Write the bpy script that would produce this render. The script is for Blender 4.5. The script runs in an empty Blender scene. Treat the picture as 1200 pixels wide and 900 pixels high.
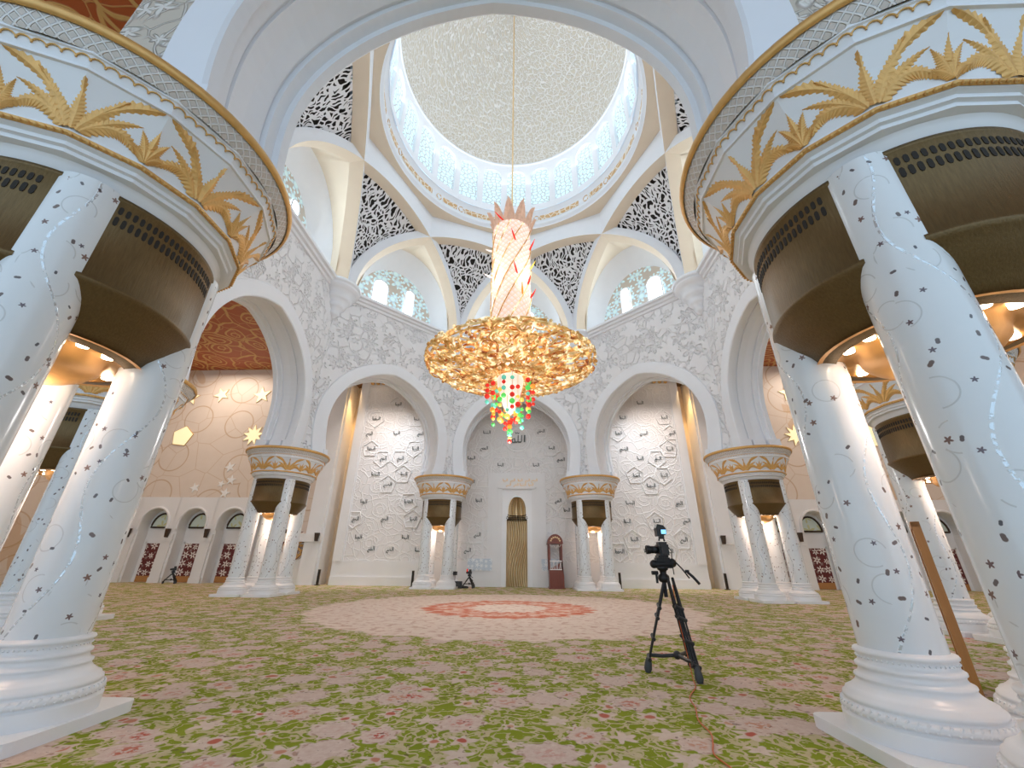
import bpy, math, random
from mathutils import Vector, Matrix
random.seed(7)
PI = math.pi
sin, cos, tan, sqrt = math.sin, math.cos, math.tan, math.sqrt
C = bpy.context.scene.collection
SC = bpy.context.scene

# ------------------------------------------------------------------ helpers
class MB:
    """collects geometry, linked as one mesh object"""
    def __init__(s):
        s.v = []; s.f = []; s.m = []; s.uv = []; s.sm = []
    def vert(s, p):
        s.v.append(tuple(p)); return len(s.v) - 1
    def face(s, idx, m=0, uv=None, smooth=False):
        s.f.append(tuple(idx)); s.m.append(m); s.uv.append(uv); s.sm.append(smooth)
    def poly(s, pts, m=0, uv=None, smooth=False):
        s.face([s.vert(p) for p in pts], m, uv, smooth)
    def grid(s, rows, m=0, uvs=None, smooth=True, closed=False):
        """rows: list of equally long point lists"""
        base = len(s.v); n = len(rows[0])
        for r in rows:
            for p in r: s.v.append(tuple(p))
        for i in range(len(rows) - 1):
            for j in range(n if closed else n - 1):
                k = (j + 1) % n
                idx = (base + i*n + j, base + i*n + k, base + (i+1)*n + k, base + (i+1)*n + j)
                uv = None
                if uvs: uv = (uvs[i][j], uvs[i][j+1], uvs[i+1][j+1], uvs[i+1][j])
                s.face(idx, m, uv, smooth)
    def box(s, x0, x1, y0, y1, z0, z1, m=0):
        b = [s.vert(p) for p in ((x0,y0,z0),(x1,y0,z0),(x1,y1,z0),(x0,y1,z0),(x0,y0,z1),(x1,y0,z1),(x1,y1,z1),(x0,y1,z1))]
        for q in ((0,3,2,1),(4,5,6,7),(0,1,5,4),(1,2,6,5),(2,3,7,6),(3,0,4,7)):
            s.face([b[i] for i in q], m)
    def lathe(s, prof, seg=48, c=(0,0), a0=0, a1=2*PI, m=0, smooth=True, rot=0, cap0=False, cap1=False):
        full = abs(a1 - a0 - 2*PI) < 1e-6
        n = seg if full else seg + 1
        rows = []; uvs = []
        for (r, z) in prof:
            rows.append([(c[0] + r*cos(a0 + rot + (a1-a0)*j/seg), c[1] + r*sin(a0 + rot + (a1-a0)*j/seg), z) for j in range(n)])
            uvs.append([((a0 + (a1-a0)*j/seg)*max(r, .001), z) for j in range(seg + 1)])
        s.grid(rows, m, uvs, smooth, closed=full)
        if cap0: s.poly(list(reversed(rows[0])), m)
        if cap1: s.poly(rows[-1], m)
    def tube(s, path, r, seg=6, m=0, caps=True):
        pts = [Vector(p) for p in path]; n = len(pts)
        rr = r if isinstance(r, (list, tuple)) else [r]*n
        rows = []; up = None
        for i in range(n):
            d = (pts[min(i+1, n-1)] - pts[max(i-1, 0)])
            if d.length < 1e-9: d = Vector((0,0,1))
            d.normalize()
            if up is None:
                up = Vector((0,0,1)) if abs(d.z) < .9 else Vector((1,0,0))
            a = d.cross(up)
            if a.length < 1e-6: a = d.cross(Vector((0,1,0)))
            a.normalize(); b = a.cross(d).normalized(); up = b
            rows.append([pts[i] + (a*cos(2*PI*k/seg) + b*sin(2*PI*k/seg))*rr[i] for k in range(seg)])
        s.grid(rows, m, None, True, closed=True)
        if caps:
            s.poly(list(reversed(rows[0])), m); s.poly(rows[-1], m)
    def bar(s, a, b, r, m=0, seg=8, r2=None):
        s.tube([a, b], [r, r if r2 is None else r2], seg, m)
    def ball(s, c, r, m=0, seg=8, rings=6, sz=1):
        prof = [(r*sin(PI*i/rings), c[2] - r*sz*cos(PI*i/rings)) for i in range(1, rings)]
        base = len(s.v)
        s.lathe(prof, seg, (c[0], c[1]), m=m)
        t = s.vert((c[0], c[1], c[2]-r*sz)); u = s.vert((c[0], c[1], c[2]+r*sz))
        L = base + (rings-2)*seg
        for j in range(seg):
            s.face((t, base+(j+1) % seg, base+j), m, None, True)
            s.face((u, L+j, L+(j+1) % seg), m, None, True)
    def prism(s, pts, f0, f1, m=0):
        """pts 2D polygon; f0,f1 map a 2D point to 3D (front, back)"""
        a = [s.vert(f0(p)) for p in pts]; b = [s.vert(f1(p)) for p in pts]
        s.face(a, m); s.face(list(reversed(b)), m)
        n = len(pts)
        for i in range(n):
            j = (i+1) % n
            s.face((a[i], b[i], b[j], a[j]), m)
    def build(s, name, mats, parent=None, loc=None, fix=True, weld=False):
        me = bpy.data.meshes.new(name)
        me.from_pydata(s.v, [], s.f)
        if not isinstance(mats, (list, tuple)): mats = [mats]
        for k in mats: me.materials.append(k)
        me.polygons.foreach_set('material_index', s.m)
        me.polygons.foreach_set('use_smooth', s.sm)
        if any(u is not None for u in s.uv):
            lay = me.uv_layers.new(name='UVMap'); k = 0
            for fi, f in enumerate(s.f):
                u = s.uv[fi]
                for q in range(len(f)):
                    lay.data[k].uv = u[q] if u else (0, 0)
                    k += 1
        me.update()
        if fix:
            import bmesh
            bm = bmesh.new(); bm.from_mesh(me)
            if weld: bmesh.ops.remove_doubles(bm, verts=bm.verts, dist=1e-4)
            bmesh.ops.recalc_face_normals(bm, faces=bm.faces)
            bm.to_mesh(me); bm.free()
        o = bpy.data.objects.new(name, me); C.objects.link(o)
        if parent: o.parent = parent
        if loc: o.location = loc
        return o

def thing(name, label, cat, loc=(0,0,0), rz=0, group=None):
    o = bpy.data.objects.new(name, None); C.objects.link(o)
    o.location = loc; o.rotation_euler = (0, 0, rz); o.empty_display_size = .2
    o['label'] = label; o['category'] = cat
    if group: o['group'] = group
    return o
def tag(o, label, cat, group=None):
    o['label'] = label; o['category'] = cat
    if group: o['group'] = group
    return o
def struct(o, label=None):
    o['kind'] = 'structure'
    if label: o['label'] = label
    return o
def dup(root, loc, rz=0, label=None, group=None):
    r = root.copy(); C.objects.link(r); r.location = loc; r.rotation_euler = (0, 0, rz)
    if label: r['label'] = label
    if group: r['group'] = group
    def rec(src, dst):
        for ch in [o for o in KIDS.get(src.name, [])]:
            c = ch.copy(); C.objects.link(c); c.parent = dst
            rec(ch, c)
    rec(root, r)
    return r
KIDS = {}
def index_kids():
    KIDS.clear()
    for o in SC.objects:
        if o.parent: KIDS.setdefault(o.parent.name, []).append(o)

# ------------------------------------------------------------------ materials
class N:
    def __init__(s, name):
        s.mat = bpy.data.materials.new(name); s.mat.use_nodes = True
        s.t = s.mat.node_tree; s.n = s.t.nodes; s.l = s.t.links
        s.b = s.n['Principled BSDF']
    def put(s, sock, v):
        if hasattr(v, 'is_output') or hasattr(v, 'links'): s.l.new(v, sock)
        else:
            if isinstance(v, (tuple, list)) and len(v) == 3 and sock.type == 'RGBA': v = (*v, 1)
            sock.default_value = v
    def m(s, op, a, b=None, c=None, clamp=False):
        x = s.n.new('ShaderNodeMath'); x.operation = op; x.use_clamp = clamp
        s.put(x.inputs[0], a)
        if b is not None: s.put(x.inputs[1], b)
        if c is not None: s.put(x.inputs[2], c)
        return x.outputs[0]
    def vm(s, op, a, b=None, out=0, sc=None):
        x = s.n.new('ShaderNodeVectorMath'); x.operation = op
        s.put(x.inputs[0], a)
        if b is not None: s.put(x.inputs[1], b)
        if sc is not None: s.put(x.inputs['Scale'], sc)
        return x.outputs[out]
    def coord(s, kind='Object'):
        return s.n.new('ShaderNodeTexCoord').outputs[kind]
    def sep(s, v):
        x = s.n.new('ShaderNodeSeparateXYZ'); s.put(x.inputs[0], v); return x.outputs
    def comb(s, x, y, z=0.0):
        k = s.n.new('ShaderNodeCombineXYZ'); s.put(k.inputs[0], x); s.put(k.inputs[1], y); s.put(k.inputs[2], z); return k.outputs[0]
    def noise(s, v, scale, det=2.0, rough=.5, dist=0.0, out='Fac'):
        x = s.n.new('ShaderNodeTexNoise'); s.put(x.inputs['Vector'], v); x.inputs['Scale'].default_value = scale
        x.inputs['Detail'].default_value = det; x.inputs['Roughness'].default_value = rough; x.inputs['Distortion'].default_value = dist
        return x.outputs[out]
    def voro(s, v, scale, feature='F1', rnd=1.0, dim='2D'):
        x = s.n.new('ShaderNodeTexVoronoi'); x.feature = feature; x.voronoi_dimensions = dim
        s.put(x.inputs['Vector'], v); x.inputs['Scale'].default_value = scale; x.inputs['Randomness'].default_value = rnd
        return x.outputs
    def step(s, v, a, b):
        x = s.n.new('ShaderNodeMapRange'); x.interpolation_type = 'SMOOTHSTEP'
        s.put(x.inputs[0], v); s.put(x.inputs[1], a); s.put(x.inputs[2], b); x.inputs[3].default_value = 0; x.inputs[4].default_value = 1
        return x.outputs[0]
    def mix(s, f, a, b):
        x = s.n.new('ShaderNodeMix'); x.data_type = 'RGBA'
        s.put(x.inputs[0], f); s.put(x.inputs[6], a); s.put(x.inputs[7], b)
        return x.outputs[2]
    def flower(s, uv, scale, R, pet=5, rnd=.9, depth=.45, soft=.12):
        """scattered petalled flowers: (mask, random colour of the cell, radial length / R)"""
        vo = s.voro(uv, scale, 'F1', rnd)
        d = s.vm('SUBTRACT', uv, vo['Position'])
        xyz = s.sep(d)
        L = s.vm('LENGTH', s.comb(xyz[0], xyz[1]), out='Value')
        rc = s.sep(vo['Color'])
        ang = s.m('ADD', s.m('ARCTAN2', xyz[1], xyz[0]), s.m('MULTIPLY', rc[0], 6.28))
        sz = s.m('ADD', .7, s.m('MULTIPLY', rc[1], .5))
        rad = s.m('MULTIPLY', s.m('MULTIPLY', R, sz), s.m('ADD', 1 - depth, s.m('MULTIPLY', s.m('COSINE', s.m('MULTIPLY', ang, pet)), depth)))
        q = s.m('DIVIDE', L, s.m('MAXIMUM', rad, 1e-4))
        mask = s.m('SUBTRACT', 1.0, s.step(q, 1 - soft, 1 + soft))
        return mask, rc, s.m('DIVIDE', L, s.m('MULTIPLY', R, sz)), ang
    def bump(s, h, strength=.4, dist=.05):
        x = s.n.new('ShaderNodeBump'); x.inputs['Strength'].default_value = strength; x.inputs['Distance'].default_value = dist
        s.put(x.inputs['Height'], h); s.l.new(x.outputs[0], s.b.inputs['Normal'])
    def fin(s, col=None, rough=None, metal=None, emit=None, es=None, alpha=None, spec=None):
        b = s.b
        if col is not None: s.put(b.inputs['Base Color'], col)
        if rough is not None: s.put(b.inputs['Roughness'], rough)
        if metal is not None: s.put(b.inputs['Metallic'], metal)
        if emit is not None: s.put(b.inputs['Emission Color'], emit)
        if es is not None: s.put(b.inputs['Emission Strength'], es)
        if alpha is not None: s.put(b.inputs['Alpha'], alpha)
        if spec is not None: s.put(b.inputs['Specular IOR Level'], spec)
        return s.mat

def flat(name, col, rough=.5, metal=0.0, grain=0.0, gs=8, emit=None, es=0, bump=0):
    k = N(name); c = col
    co = k.coord('Object')
    nz = k.noise(co, gs, 3)
    if grain:
        c = k.mix(nz, tuple(max(0, v*(1-grain)) for v in col), tuple(min(1, v*(1+grain)) for v in col))
    if bump: k.bump(nz, bump, .02)
    return k.fin(c, rough, metal, emit, es if emit else None)

M = {}
M['marble'] = flat('white_marble', (.85, .86, .88), .28, 0, .04, 1.3)
M['plaster'] = flat('smooth_white_plaster', (.82, .85, .90), .55, 0, .025, 2)
M['cream'] = flat('cream_plaster', (.80, .68, .53), .6, 0, .05, 1.2)
M['gold'] = flat('gilding', (.74, .44, .15), .42, .35, .2, 9, bump=.2)
M['gold_pale'] = flat('pale_gilding', (.86, .62, .33), .3, .6, .15, 7)
M['black'] = flat('black_metal', (.012, .012, .014), .38, .3, .2, 20)
M['black_plastic'] = flat('black_plastic', (.02, .021, .024), .45, 0, .2, 20)
M['rubber'] = flat('grey_rubber', (.05, .055, .06), .6)
M['chrome'] = flat('steel_grey', (.4, .4, .42), .3, .8)
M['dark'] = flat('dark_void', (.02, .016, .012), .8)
M['brown'] = flat('dark_brown_bronze', (.06, .035, .02), .45, .4, .2, 10)
M['orange_cord'] = flat('orange_cable', (.62, .13, .03), .5)
M['red_cord'] = flat('red_cable', (.55, .10, .05), .5)
M['screen'] = flat('lit_blue_screen', (.1, .3, .6), .3, emit=(.2, .55, .95), es=1.6)
M['spot_lens'] = flat('lit_spotlight_lens', (1, .95, .85), .3, emit=(1, .82, .6), es=14)
M['star_glass'] = flat('lit_star_glass', (.9, .85, .6), .3, emit=(1, .86, .45), es=.45)
M['day_window'] = flat('daylit_window_glass', (.9, .95, 1), .2, emit=(.86, .94, 1), es=3.2)

# bronze of the air grilles
k = N('dark_bronze'); co = k.coord('Object'); x = k.sep(co)
nz = k.noise(k.comb(x[0], x[1], k.m('MULTIPLY', x[2], .12)), 60, 2)
nb = k.noise(co, 160, 2)
k.bump(k.m('ADD', nz, k.m('MULTIPLY', nb, .5)), .35, .01)
M['bronze'] = k.fin(k.mix(nz, (.10, .064, .024), (.20, .128, .05)), .42, .55)

# wood gold underside of the column clusters
k = N('warm_gold_soffit'); co = k.coord('Object'); x = k.sep(co)
nz = k.noise(k.comb(k.m('MULTIPLY', x[0], 6), x[1], 0), 2.5, 3)
M['soffit'] = k.fin(k.mix(nz, (.50, .25, .075), (.64, .36, .13)), .35, .25)

# red brown wood
def wood(name, a, b):
    k = N(name); co = k.coord('Object'); x = k.sep(co)
    nz = k.noise(k.comb(k.m('MULTIPLY', x[0], 12), k.m('MULTIPLY', x[1], 12), x[2]), 2.2, 4, .6, .6)
    k.bump(nz, .1, .01)
    return k.fin(k.mix(nz, a, b), .38)
M['wood'] = wood('red_brown_wood', (.13, .028, .016), (.24, .06, .033))
M['wood_orange'] = wood('orange_brown_wood', (.38, .17, .05), (.52, .25, .08))

# inlaid column marble : uv in metres
k = N('inlaid_column_marble'); uv = k.coord('UV')
mask, rc, q, ang = k.flower(uv, 3.6, .032, 5, .85, .27, .14)
keep = k.m('GREATER_THAN', rc[2], .52)
pet = k.m('MULTIPLY', mask, keep)
uvr = k.vm('ADD', uv, (3.37, 7.71, 0))
mask2, rc2, q2, ang2 = k.flower(uvr, 3.9, .027, 2, .9, .24, .15)
leaf = k.m('MULTIPLY', mask2, k.m('GREATER_THAN', rc2[2], .45))
u = k.sep(uv)
wob = k.m('ADD', k.m('MULTIPLY', k.m('SINE', k.m('MULTIPLY', u[1], 3.3)), .15), k.m('MULTIPLY', k.m('SINE', k.m('ADD', k.m('MULTIPLY', u[1], 1.27), .7)), .17))
vinex = k.m('SUBTRACT', k.m('FRACT', k.m('ADD', k.m('DIVIDE', k.m('ADD', u[0], wob), .70), .15)), .5)
vine = k.m('SUBTRACT', 1, k.step(k.m('ABSOLUTE', vinex), .012, .022))
spk = k.noise(uv, 26, 2)
vine = k.m('MULTIPLY', vine, k.step(spk, .44, .52))
vr = k.voro(uv, 1.9, 'F1', .9)
ring = k.m('SUBTRACT', 1, k.step(k.m('ABSOLUTE', k.m('SUBTRACT', k.m('MULTIPLY', vr['Distance'], 1/1.9), .13)), .003, .008))
ring = k.m('MULTIPLY', ring, k.m('GREATER_THAN', k.noise(uv, 2.6, 1), .49))
mar = k.mix(k.noise(uv, 1.6, 4, .6), (.74, .79, .83), (.83, .86, .89))
c = k.mix(k.m('MULTIPLY', ring, .45), mar, (.42, .43, .43))
c = k.mix(k.m('MULTIPLY', vine, .7), c, (.66, .74, .80))
dk = k.mix(rc[1], (.06, .05, .09), (.22, .10, .06))
c = k.mix(k.m('MULTIPLY', pet, .93), c, dk)
c = k.mix(k.m('MULTIPLY', leaf, .9), c, k.mix(rc2[1], (.05, .05, .07), (.13, .07, .05)))
k.bump(k.m('ADD', k.m('MULTIPLY', ring, .5), vine), .25, .01)
M['inlay'] = k.fin(c, k.m('SUBTRACT', .17, k.m('MULTIPLY', vine, .1)), k.m('MULTIPLY', vine, .5))

# carved relief plaster : uv in metres
def relief(name, a, b, scale=.75, bs=.9, dist=.12, tint=.5):
    k = N(name); uv = k.coord('UV')
    w = k.vm('ADD', uv, k.vm('SCALE', k.vm('SUBTRACT', k.noise(uv, 1.1, 2, out='Color'), (.5, .5, .5)), sc=.5))
    m1, r1, q1, a1 = k.flower(w, scale, .5, 6, .9, .35, .25)
    m2, r2, q2, a2 = k.flower(k.vm('ADD', w, (5.1, 3.3, 0)), scale*2.1, .22, 5, .9, .4, .3)
    ve = k.voro(w, scale*2.6, 'DISTANCE_TO_EDGE', 1.0)['Distance']
    stem = k.m('MULTIPLY', k.m('SUBTRACT', 1, k.step(ve, .02, .08)), k.step(k.noise(uv, .55, 1), .47, .56))
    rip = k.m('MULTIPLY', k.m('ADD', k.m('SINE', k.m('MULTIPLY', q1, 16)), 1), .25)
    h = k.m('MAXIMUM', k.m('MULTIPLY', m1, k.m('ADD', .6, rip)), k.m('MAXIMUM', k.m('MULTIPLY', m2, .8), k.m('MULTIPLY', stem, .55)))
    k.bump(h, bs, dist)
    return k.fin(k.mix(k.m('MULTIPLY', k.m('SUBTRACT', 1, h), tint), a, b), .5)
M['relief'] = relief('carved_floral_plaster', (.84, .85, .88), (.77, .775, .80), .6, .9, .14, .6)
M['relief_ochre'] = relief('carved_floral_plaster_outer', (.82, .80, .76), (.55, .49, .40), .9, .9, .12, .8)

# dome calligraphy relief
k = N('carved_dome_plaster'); co = k.coord('UV')
w = k.vm('ADD', co, k.vm('SCALE', k.vm('SUBTRACT', k.noise(co, .9, 3, out='Color'), (.5, .5, .5)), sc=1.0))
st = k.comb(k.m('MULTIPLY', k.sep(w)[0], 1.0), k.m('MULTIPLY', k.sep(w)[1], .75))
e1 = k.voro(st, 2.7, 'DISTANCE_TO_EDGE', 1.0)['Distance']
e2 = k.voro(k.vm('ADD', st, (9.3, 4.4, 0)), 3.9, 'DISTANCE_TO_EDGE', 1.0)['Distance']
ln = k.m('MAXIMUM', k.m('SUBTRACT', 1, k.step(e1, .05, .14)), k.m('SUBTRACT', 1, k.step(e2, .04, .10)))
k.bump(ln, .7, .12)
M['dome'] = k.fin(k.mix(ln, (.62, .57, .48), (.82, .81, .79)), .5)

# pierced screen : openings in the plaster are cut with alpha
k = N('pierced_white_screen'); uv = k.coord('UV')
w = k.vm('ADD', uv, k.vm('SCALE', k.vm('SUBTRACT', k.noise(uv, 1.1, 2, out='Color'), (.5, .5, .5)), sc=1.1))
x = k.sep(w)
st = k.comb(k.m('MULTIPLY', x[0], 1.35), k.m('MULTIPLY', x[1], .72))
e1 = k.voro(st, 3.3, 'DISTANCE_TO_EDGE', 1.0)['Distance']
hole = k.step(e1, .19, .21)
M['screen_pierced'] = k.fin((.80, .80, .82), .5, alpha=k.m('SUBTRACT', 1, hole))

# dome window tracery
k = N('daylit_tracery_window'); uv = k.coord('UV')
e1 = k.voro(uv, 2.9, 'DISTANCE_TO_EDGE', .9)['Distance']
gl = k.step(e1, .09, .13)
M['tracery'] = k.fin(k.mix(gl, (.60, .62, .65), (.35, .55, .6)), .4, emit=(.74, .94, 1), es=k.m('MULTIPLY', gl, .62))

# lunette back wall with blue glass flowers
k = N('flower_glass_wall'); uv = k.coord('UV')
m1, r1, q1, a1 = k.flower(uv, 1.25, .52, 6, .75, .3, .1)
edge = k.m('MULTIPLY', m1, k.m('SUBTRACT', 1, k.step(k.m('ABSOLUTE', k.m('SUBTRACT', q1, .45)), .1, .22)))
M['flower_wall'] = k.fin(k.mix(m1, (.60, .56, .50), (.62, .80, .86)), .4, emit=(.6, .87, 1), es=k.m('MULTIPLY', k.m('SUBTRACT', m1, k.m('MULTIPLY', edge, .8)), .26))

# orange scroll ceiling (object xy in metres)
k = N('red_orange_scroll_ceiling'); co = k.coord('Object')
w = k.vm('ADD', co, k.vm('SCALE', k.vm('SUBTRACT', k.noise(co, .35, 2, out='Color'), (.5, .5, .5)), sc=2.2))
v1 = k.voro(w, .42, 'F1', .9); d1 = k.m('MULTIPLY', v1['Distance'], 1/.42)
r1 = k.m('SUBTRACT', 1, k.step(k.m('ABSOLUTE', k.m('SUBTRACT', d1, .75)), .05, .09))
r2 = k.m('SUBTRACT', 1, k.step(k.m('ABSOLUTE', k.m('SUBTRACT', d1, .33)), .04, .08))
e1 = k.m('SUBTRACT', 1, k.step(k.voro(w, .42, 'DISTANCE_TO_EDGE', .9)['Distance'], .02, .045))
e2 = k.m('SUBTRACT', 1, k.step(k.voro(k.vm('ADD', w, (3.1, 1.7, 0)), .75, 'DISTANCE_TO_EDGE', 1)['Distance'], .012, .03))
ln = k.m('MAXIMUM', k.m('MAXIMUM', r1, r2), k.m('MAXIMUM', e1, k.m('MULTIPLY', e2, .6)))
k.bump(ln, .4, .1)
M['ceil_orange'] = k.fin(k.mix(ln, (.40, .085, .018), (.62, .36, .12)), .5)
M['ceil_gold'] = flat('dark_gold_ceiling', (.30, .15, .05), .5, .1, .3, 1.5)

# side wall with ochre scrolls (uv metres)
k = N('pink_stone_with_scrolls'); uv = k.coord('UV')
m1, r1, q1, a1 = k.flower(uv, .19, 2.2, 6, .8, .35, .06)
big = k.m('MULTIPLY', m1, k.m('GREATER_THAN', r1[2], .45))
v1 = k.voro(k.vm('ADD', uv, (1.3, 2.2, 0)), .3, 'F1', .9); d1 = k.m('MULTIPLY', v1['Distance'], 1/.3)
r1_ = k.m('SUBTRACT', 1, k.step(k.m('ABSOLUTE', k.m('SUBTRACT', d1, 1.15)), .03, .06))
e1 = k.m('SUBTRACT', 1, k.step(k.voro(uv, .5, 'DISTANCE_TO_EDGE', .9)['Distance'], .008, .02))
base = k.mix(k.noise(uv, .9, 4, .6), (.72, .61, .52), (.80, .70, .62))
c = k.mix(k.m('MULTIPLY', big, .55), base, (.62, .40, .22))
c = k.mix(k.m('MULTIPLY', k.m('MAXIMUM', r1_, k.m('MULTIPLY', e1, .6)), .6), c, (.50, .30, .13))
M['pink_wall'] = k.fin(c, .4)
M['stone'] = flat('pale_stone', (.81, .81, .82), .4, 0, .05, .8)

# qibla wall relief stone (uv metres)
k = N('carved_pentagon_stone'); uv = k.coord('UV')
w = k.vm('ADD', uv, k.vm('SCALE', k.vm('SUBTRACT', k.noise(uv, .7, 2, out='Color'), (.5, .5, .5)), sc=.7))
v1 = k.voro(w, .62, 'F1', .8); d1 = v1['Distance']
rg = k.m('SUBTRACT', 1, k.step(k.m('ABSOLUTE', k.m('SUBTRACT', d1, .33)), .012, .03))
rg2 = k.m('SUBTRACT', 1, k.step(k.m('ABSOLUTE', k.m('SUBTRACT', d1, .18)), .01, .025))
e1 = k.m('SUBTRACT', 1, k.step(k.voro(w, .62, 'DISTANCE_TO_EDGE', .8)['Distance'], .012, .03))
e2 = k.m('SUBTRACT', 1, k.step(k.voro(w, 1.7, 'DISTANCE_TO_EDGE', 1)['Distance'], .02, .07))
h = k.m('MAXIMUM', k.m('MAXIMUM', rg, rg2), k.m('MAXIMUM', e1, k.m('MULTIPLY', e2, .6)))
k.bump(h, .5, .1)
M['qibla'] = k.fin(k.mix(k.m('MULTIPLY', h, .75), (.80, .785, .785), (.88, .88, .88)), .35)
M['letter'] = flat('dark_lettering', (.12, .14, .14), .5)
M['white_line'] = flat('white_raised_outline', (.9, .9, .9), .35)

# mihrab gold
k = N('rippled_gold_mosaic'); uv = k.coord('UV'); x = k.sep(uv)
ph = k.m('ADD', k.m('MULTIPLY', x[0], 1.0), k.m('MULTIPLY', k.m('SINE', k.m('MULTIPLY', x[1], 1.5)), .13))
ph = k.m('ADD', ph, k.m('MULTIPLY', x[1], -.06))
s_ = k.m('SINE', k.m('MULTIPLY', ph, 46))
k.bump(s_, .9, .05)
M['mihrab_gold'] = k.fin(k.mix(k.m('MULTIPLY', k.m('ADD', s_, 1), .5), (.58, .36, .14), (.97, .83, .56)), .3, .35)

# dark red door with white star flowers (uv metres)
k = N('dark_red_inlaid_door'); uv = k.coord('UV')
m1, r1, q1, a1 = k.flower(uv, 1.7, .27, 6, .25, .35, .12)
m2, r2, q2, a2 = k.flower(k.vm('ADD', uv, (.31, .29, 0)), 2.2, .13, 6, .4, .4, .15)
msk = k.m('MAXIMUM', k.m('MULTIPLY', m1, k.m('GREATER_THAN', q1, .22)), k.m('MULTIPLY', m2, .3))
M['door_red'] = k.fin(k.mix(msk, (.12, .013, .014), (.80, .74, .70)), .4)

# green stained arch window
k = N('patterned_arch_glass'); uv = k.coord('UV')
m1, r1, q1, a1 = k.flower(uv, 1.1, .4, 5, .3, .4, .1)
M['green_glass'] = k.fin(k.mix(m1, (.42, .46, .40), (.40, .36, .12)), .3, emit=(.5, .58, .5), es=.12)

# carpet
k = N('green_floral_carpet'); co = k.coord('Object')
w = k.vm('ADD', co, k.vm('SCALE', k.vm('SUBTRACT', k.noise(co, 1.3, 2, out='Color'), (.5, .5, .5)), sc=.22))
gn = k.noise(co, 1.7, 3)
green = k.mix(gn, (.17, .22, .010), (.31, .36, .035))
pinkc = k.mix(k.noise(co, 9, 2), (.60, .40, .32), (.76, .58, .49))
# leaf and scroll filling, everything softened by a fine wobble as in woven pile
w = k.vm('ADD', w, k.vm('SCALE', k.vm('SUBTRACT', k.noise(co, 6.5, 2, out='Color'), (.5, .5, .5)), sc=.10))
def beige(sc):
    return k.mix(k.noise(co, sc, 3, .65), (.50, .39, .22), (.70, .58, .41))
pinkc = beige(6)
lf = k.noise(w, 4.6, 4, .62, .5)
lf2 = k.noise(k.vm('ADD', w, (7, 3, 0)), 10.5, 3, .6, .8)
fill = k.m('MAXIMUM', k.m('MULTIPLY', k.step(lf, .63, .65), .9), k.m('MULTIPLY', k.step(lf2, .60, .62), .85))
def tendril(v, scale, wd):
    n_ = k.noise(v, scale, 1, .5, .4)
    return k.m('SUBTRACT', 1, k.step(k.m('ABSOLUTE', k.m('SUBTRACT', n_, .5)), wd, wd*1.7))
fill = k.m('MAXIMUM', fill, k.m('MAXIMUM', k.m('MULTIPLY', tendril(w, 3.1, .016), .9), k.m('MULTIPLY', tendril(k.vm('ADD', w, (4.7, 8.1, 0)), 5.5, .026), .8)))
c = k.mix(fill, green, pinkc)
m2, r2, q2, a2 = k.flower(k.vm('ADD', w, (2.2, 5.4, 0)), 2.2, .15, 5, 1, .25, .14)
c = k.mix(m2, c, k.mix(k.noise(co, 11, 2), (.58, .42, .34), (.76, .65, .55)))
c = k.mix(k.m('MULTIPLY', k.m('MULTIPLY', m2, k.m('SUBTRACT', 1, k.step(q2, .25, .42))), k.m('GREATER_THAN', r2[2], .5)), c, k.mix(r2[0], (.50, .12, .08), (.60, .34, .22)))
m1, r1, q1, a1 = k.flower(w, 1.3, .27, 8, 1, .13, .07)
big = k.mix(k.noise(co, 13, 3, .7), (.52, .34, .27), (.80, .69, .61))
core = k.m('MULTIPLY', k.m('SUBTRACT', 1, k.step(q1, .22, .55)), k.step(k.noise(co, 17, 2), .44, .56))
big = k.mix(k.m('MULTIPLY', core, k.step(r1[2], .25, .7)), big, k.mix(r1[0], (.52, .10, .07), (.58, .30, .2)))
edge = k.m('MULTIPLY', k.m('SUBTRACT', 1, k.step(k.m('ABSOLUTE', k.m('SUBTRACT', q1, .78)), .04, .11)), k.step(k.noise(co, 15, 2), .45, .6))
big = k.mix(k.m('MULTIPLY', edge, .7), big, (.36, .19, .13))
c = k.mix(m1, c, big)
c = k.mix(k.m('MULTIPLY', k.step(k.noise(w, 13, 2), .66, .70), .7), c, (.13, .07, .05))
# central medallion
x = k.sep(k.vm('SUBTRACT', co, (0, 16.7, 0)))
L = k.vm('LENGTH', k.comb(x[0], x[1]), out='Value')
an = k.m('ARCTAN2', x[1], x[0])
Lw = k.m('ADD', k.m('ADD', L, k.m('MULTIPLY', k.m('COSINE', k.m('MULTIPLY', an, 24)), .12)), k.m('MULTIPLY', k.m('SUBTRACT', k.noise(co, 2.2, 2), .5), .8))
pf = k.mix(k.noise(w, 3.4, 3, .6), (.70, .54, .44), (.88, .76, .67))
pf = k.mix(k.m('MULTIPLY', k.step(k.noise(w, 4.4, 3), .55, .6), .5), pf, (.50, .26, .18))
c = k.mix(k.m('SUBTRACT', 1, k.step(Lw, 6.6, 6.9)), c, pf)
red = k.mix(k.step(k.noise(w, 2.6, 3, .6), .44, .56), (.66, .24, .16), (.78, .55, .44))
ringm = k.m('MULTIPLY', k.step(Lw, 1.3, 1.5), k.m('SUBTRACT', 1, k.step(Lw, 2.95, 3.1)))
c = k.mix(ringm, c, red)
c = k.mix(k.m('MULTIPLY', k.m('SUBTRACT', 1, k.step(k.m('ABSOLUTE', k.m('SUBTRACT', Lw, 2.75)), .1, .22)), .8), c, (.62, .18, .11))
c = k.mix(k.m('MULTIPLY', k.m('SUBTRACT', 1, k.step(k.m('ABSOLUTE', k.m('SUBTRACT', Lw, 1.6)), .1, .2)), .7), c, (.62, .20, .13))
k.bump(k.noise(co, 130, 2), .5, .02)
M['carpet'] = k.fin(c, .95, 0, spec=.1)

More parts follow.
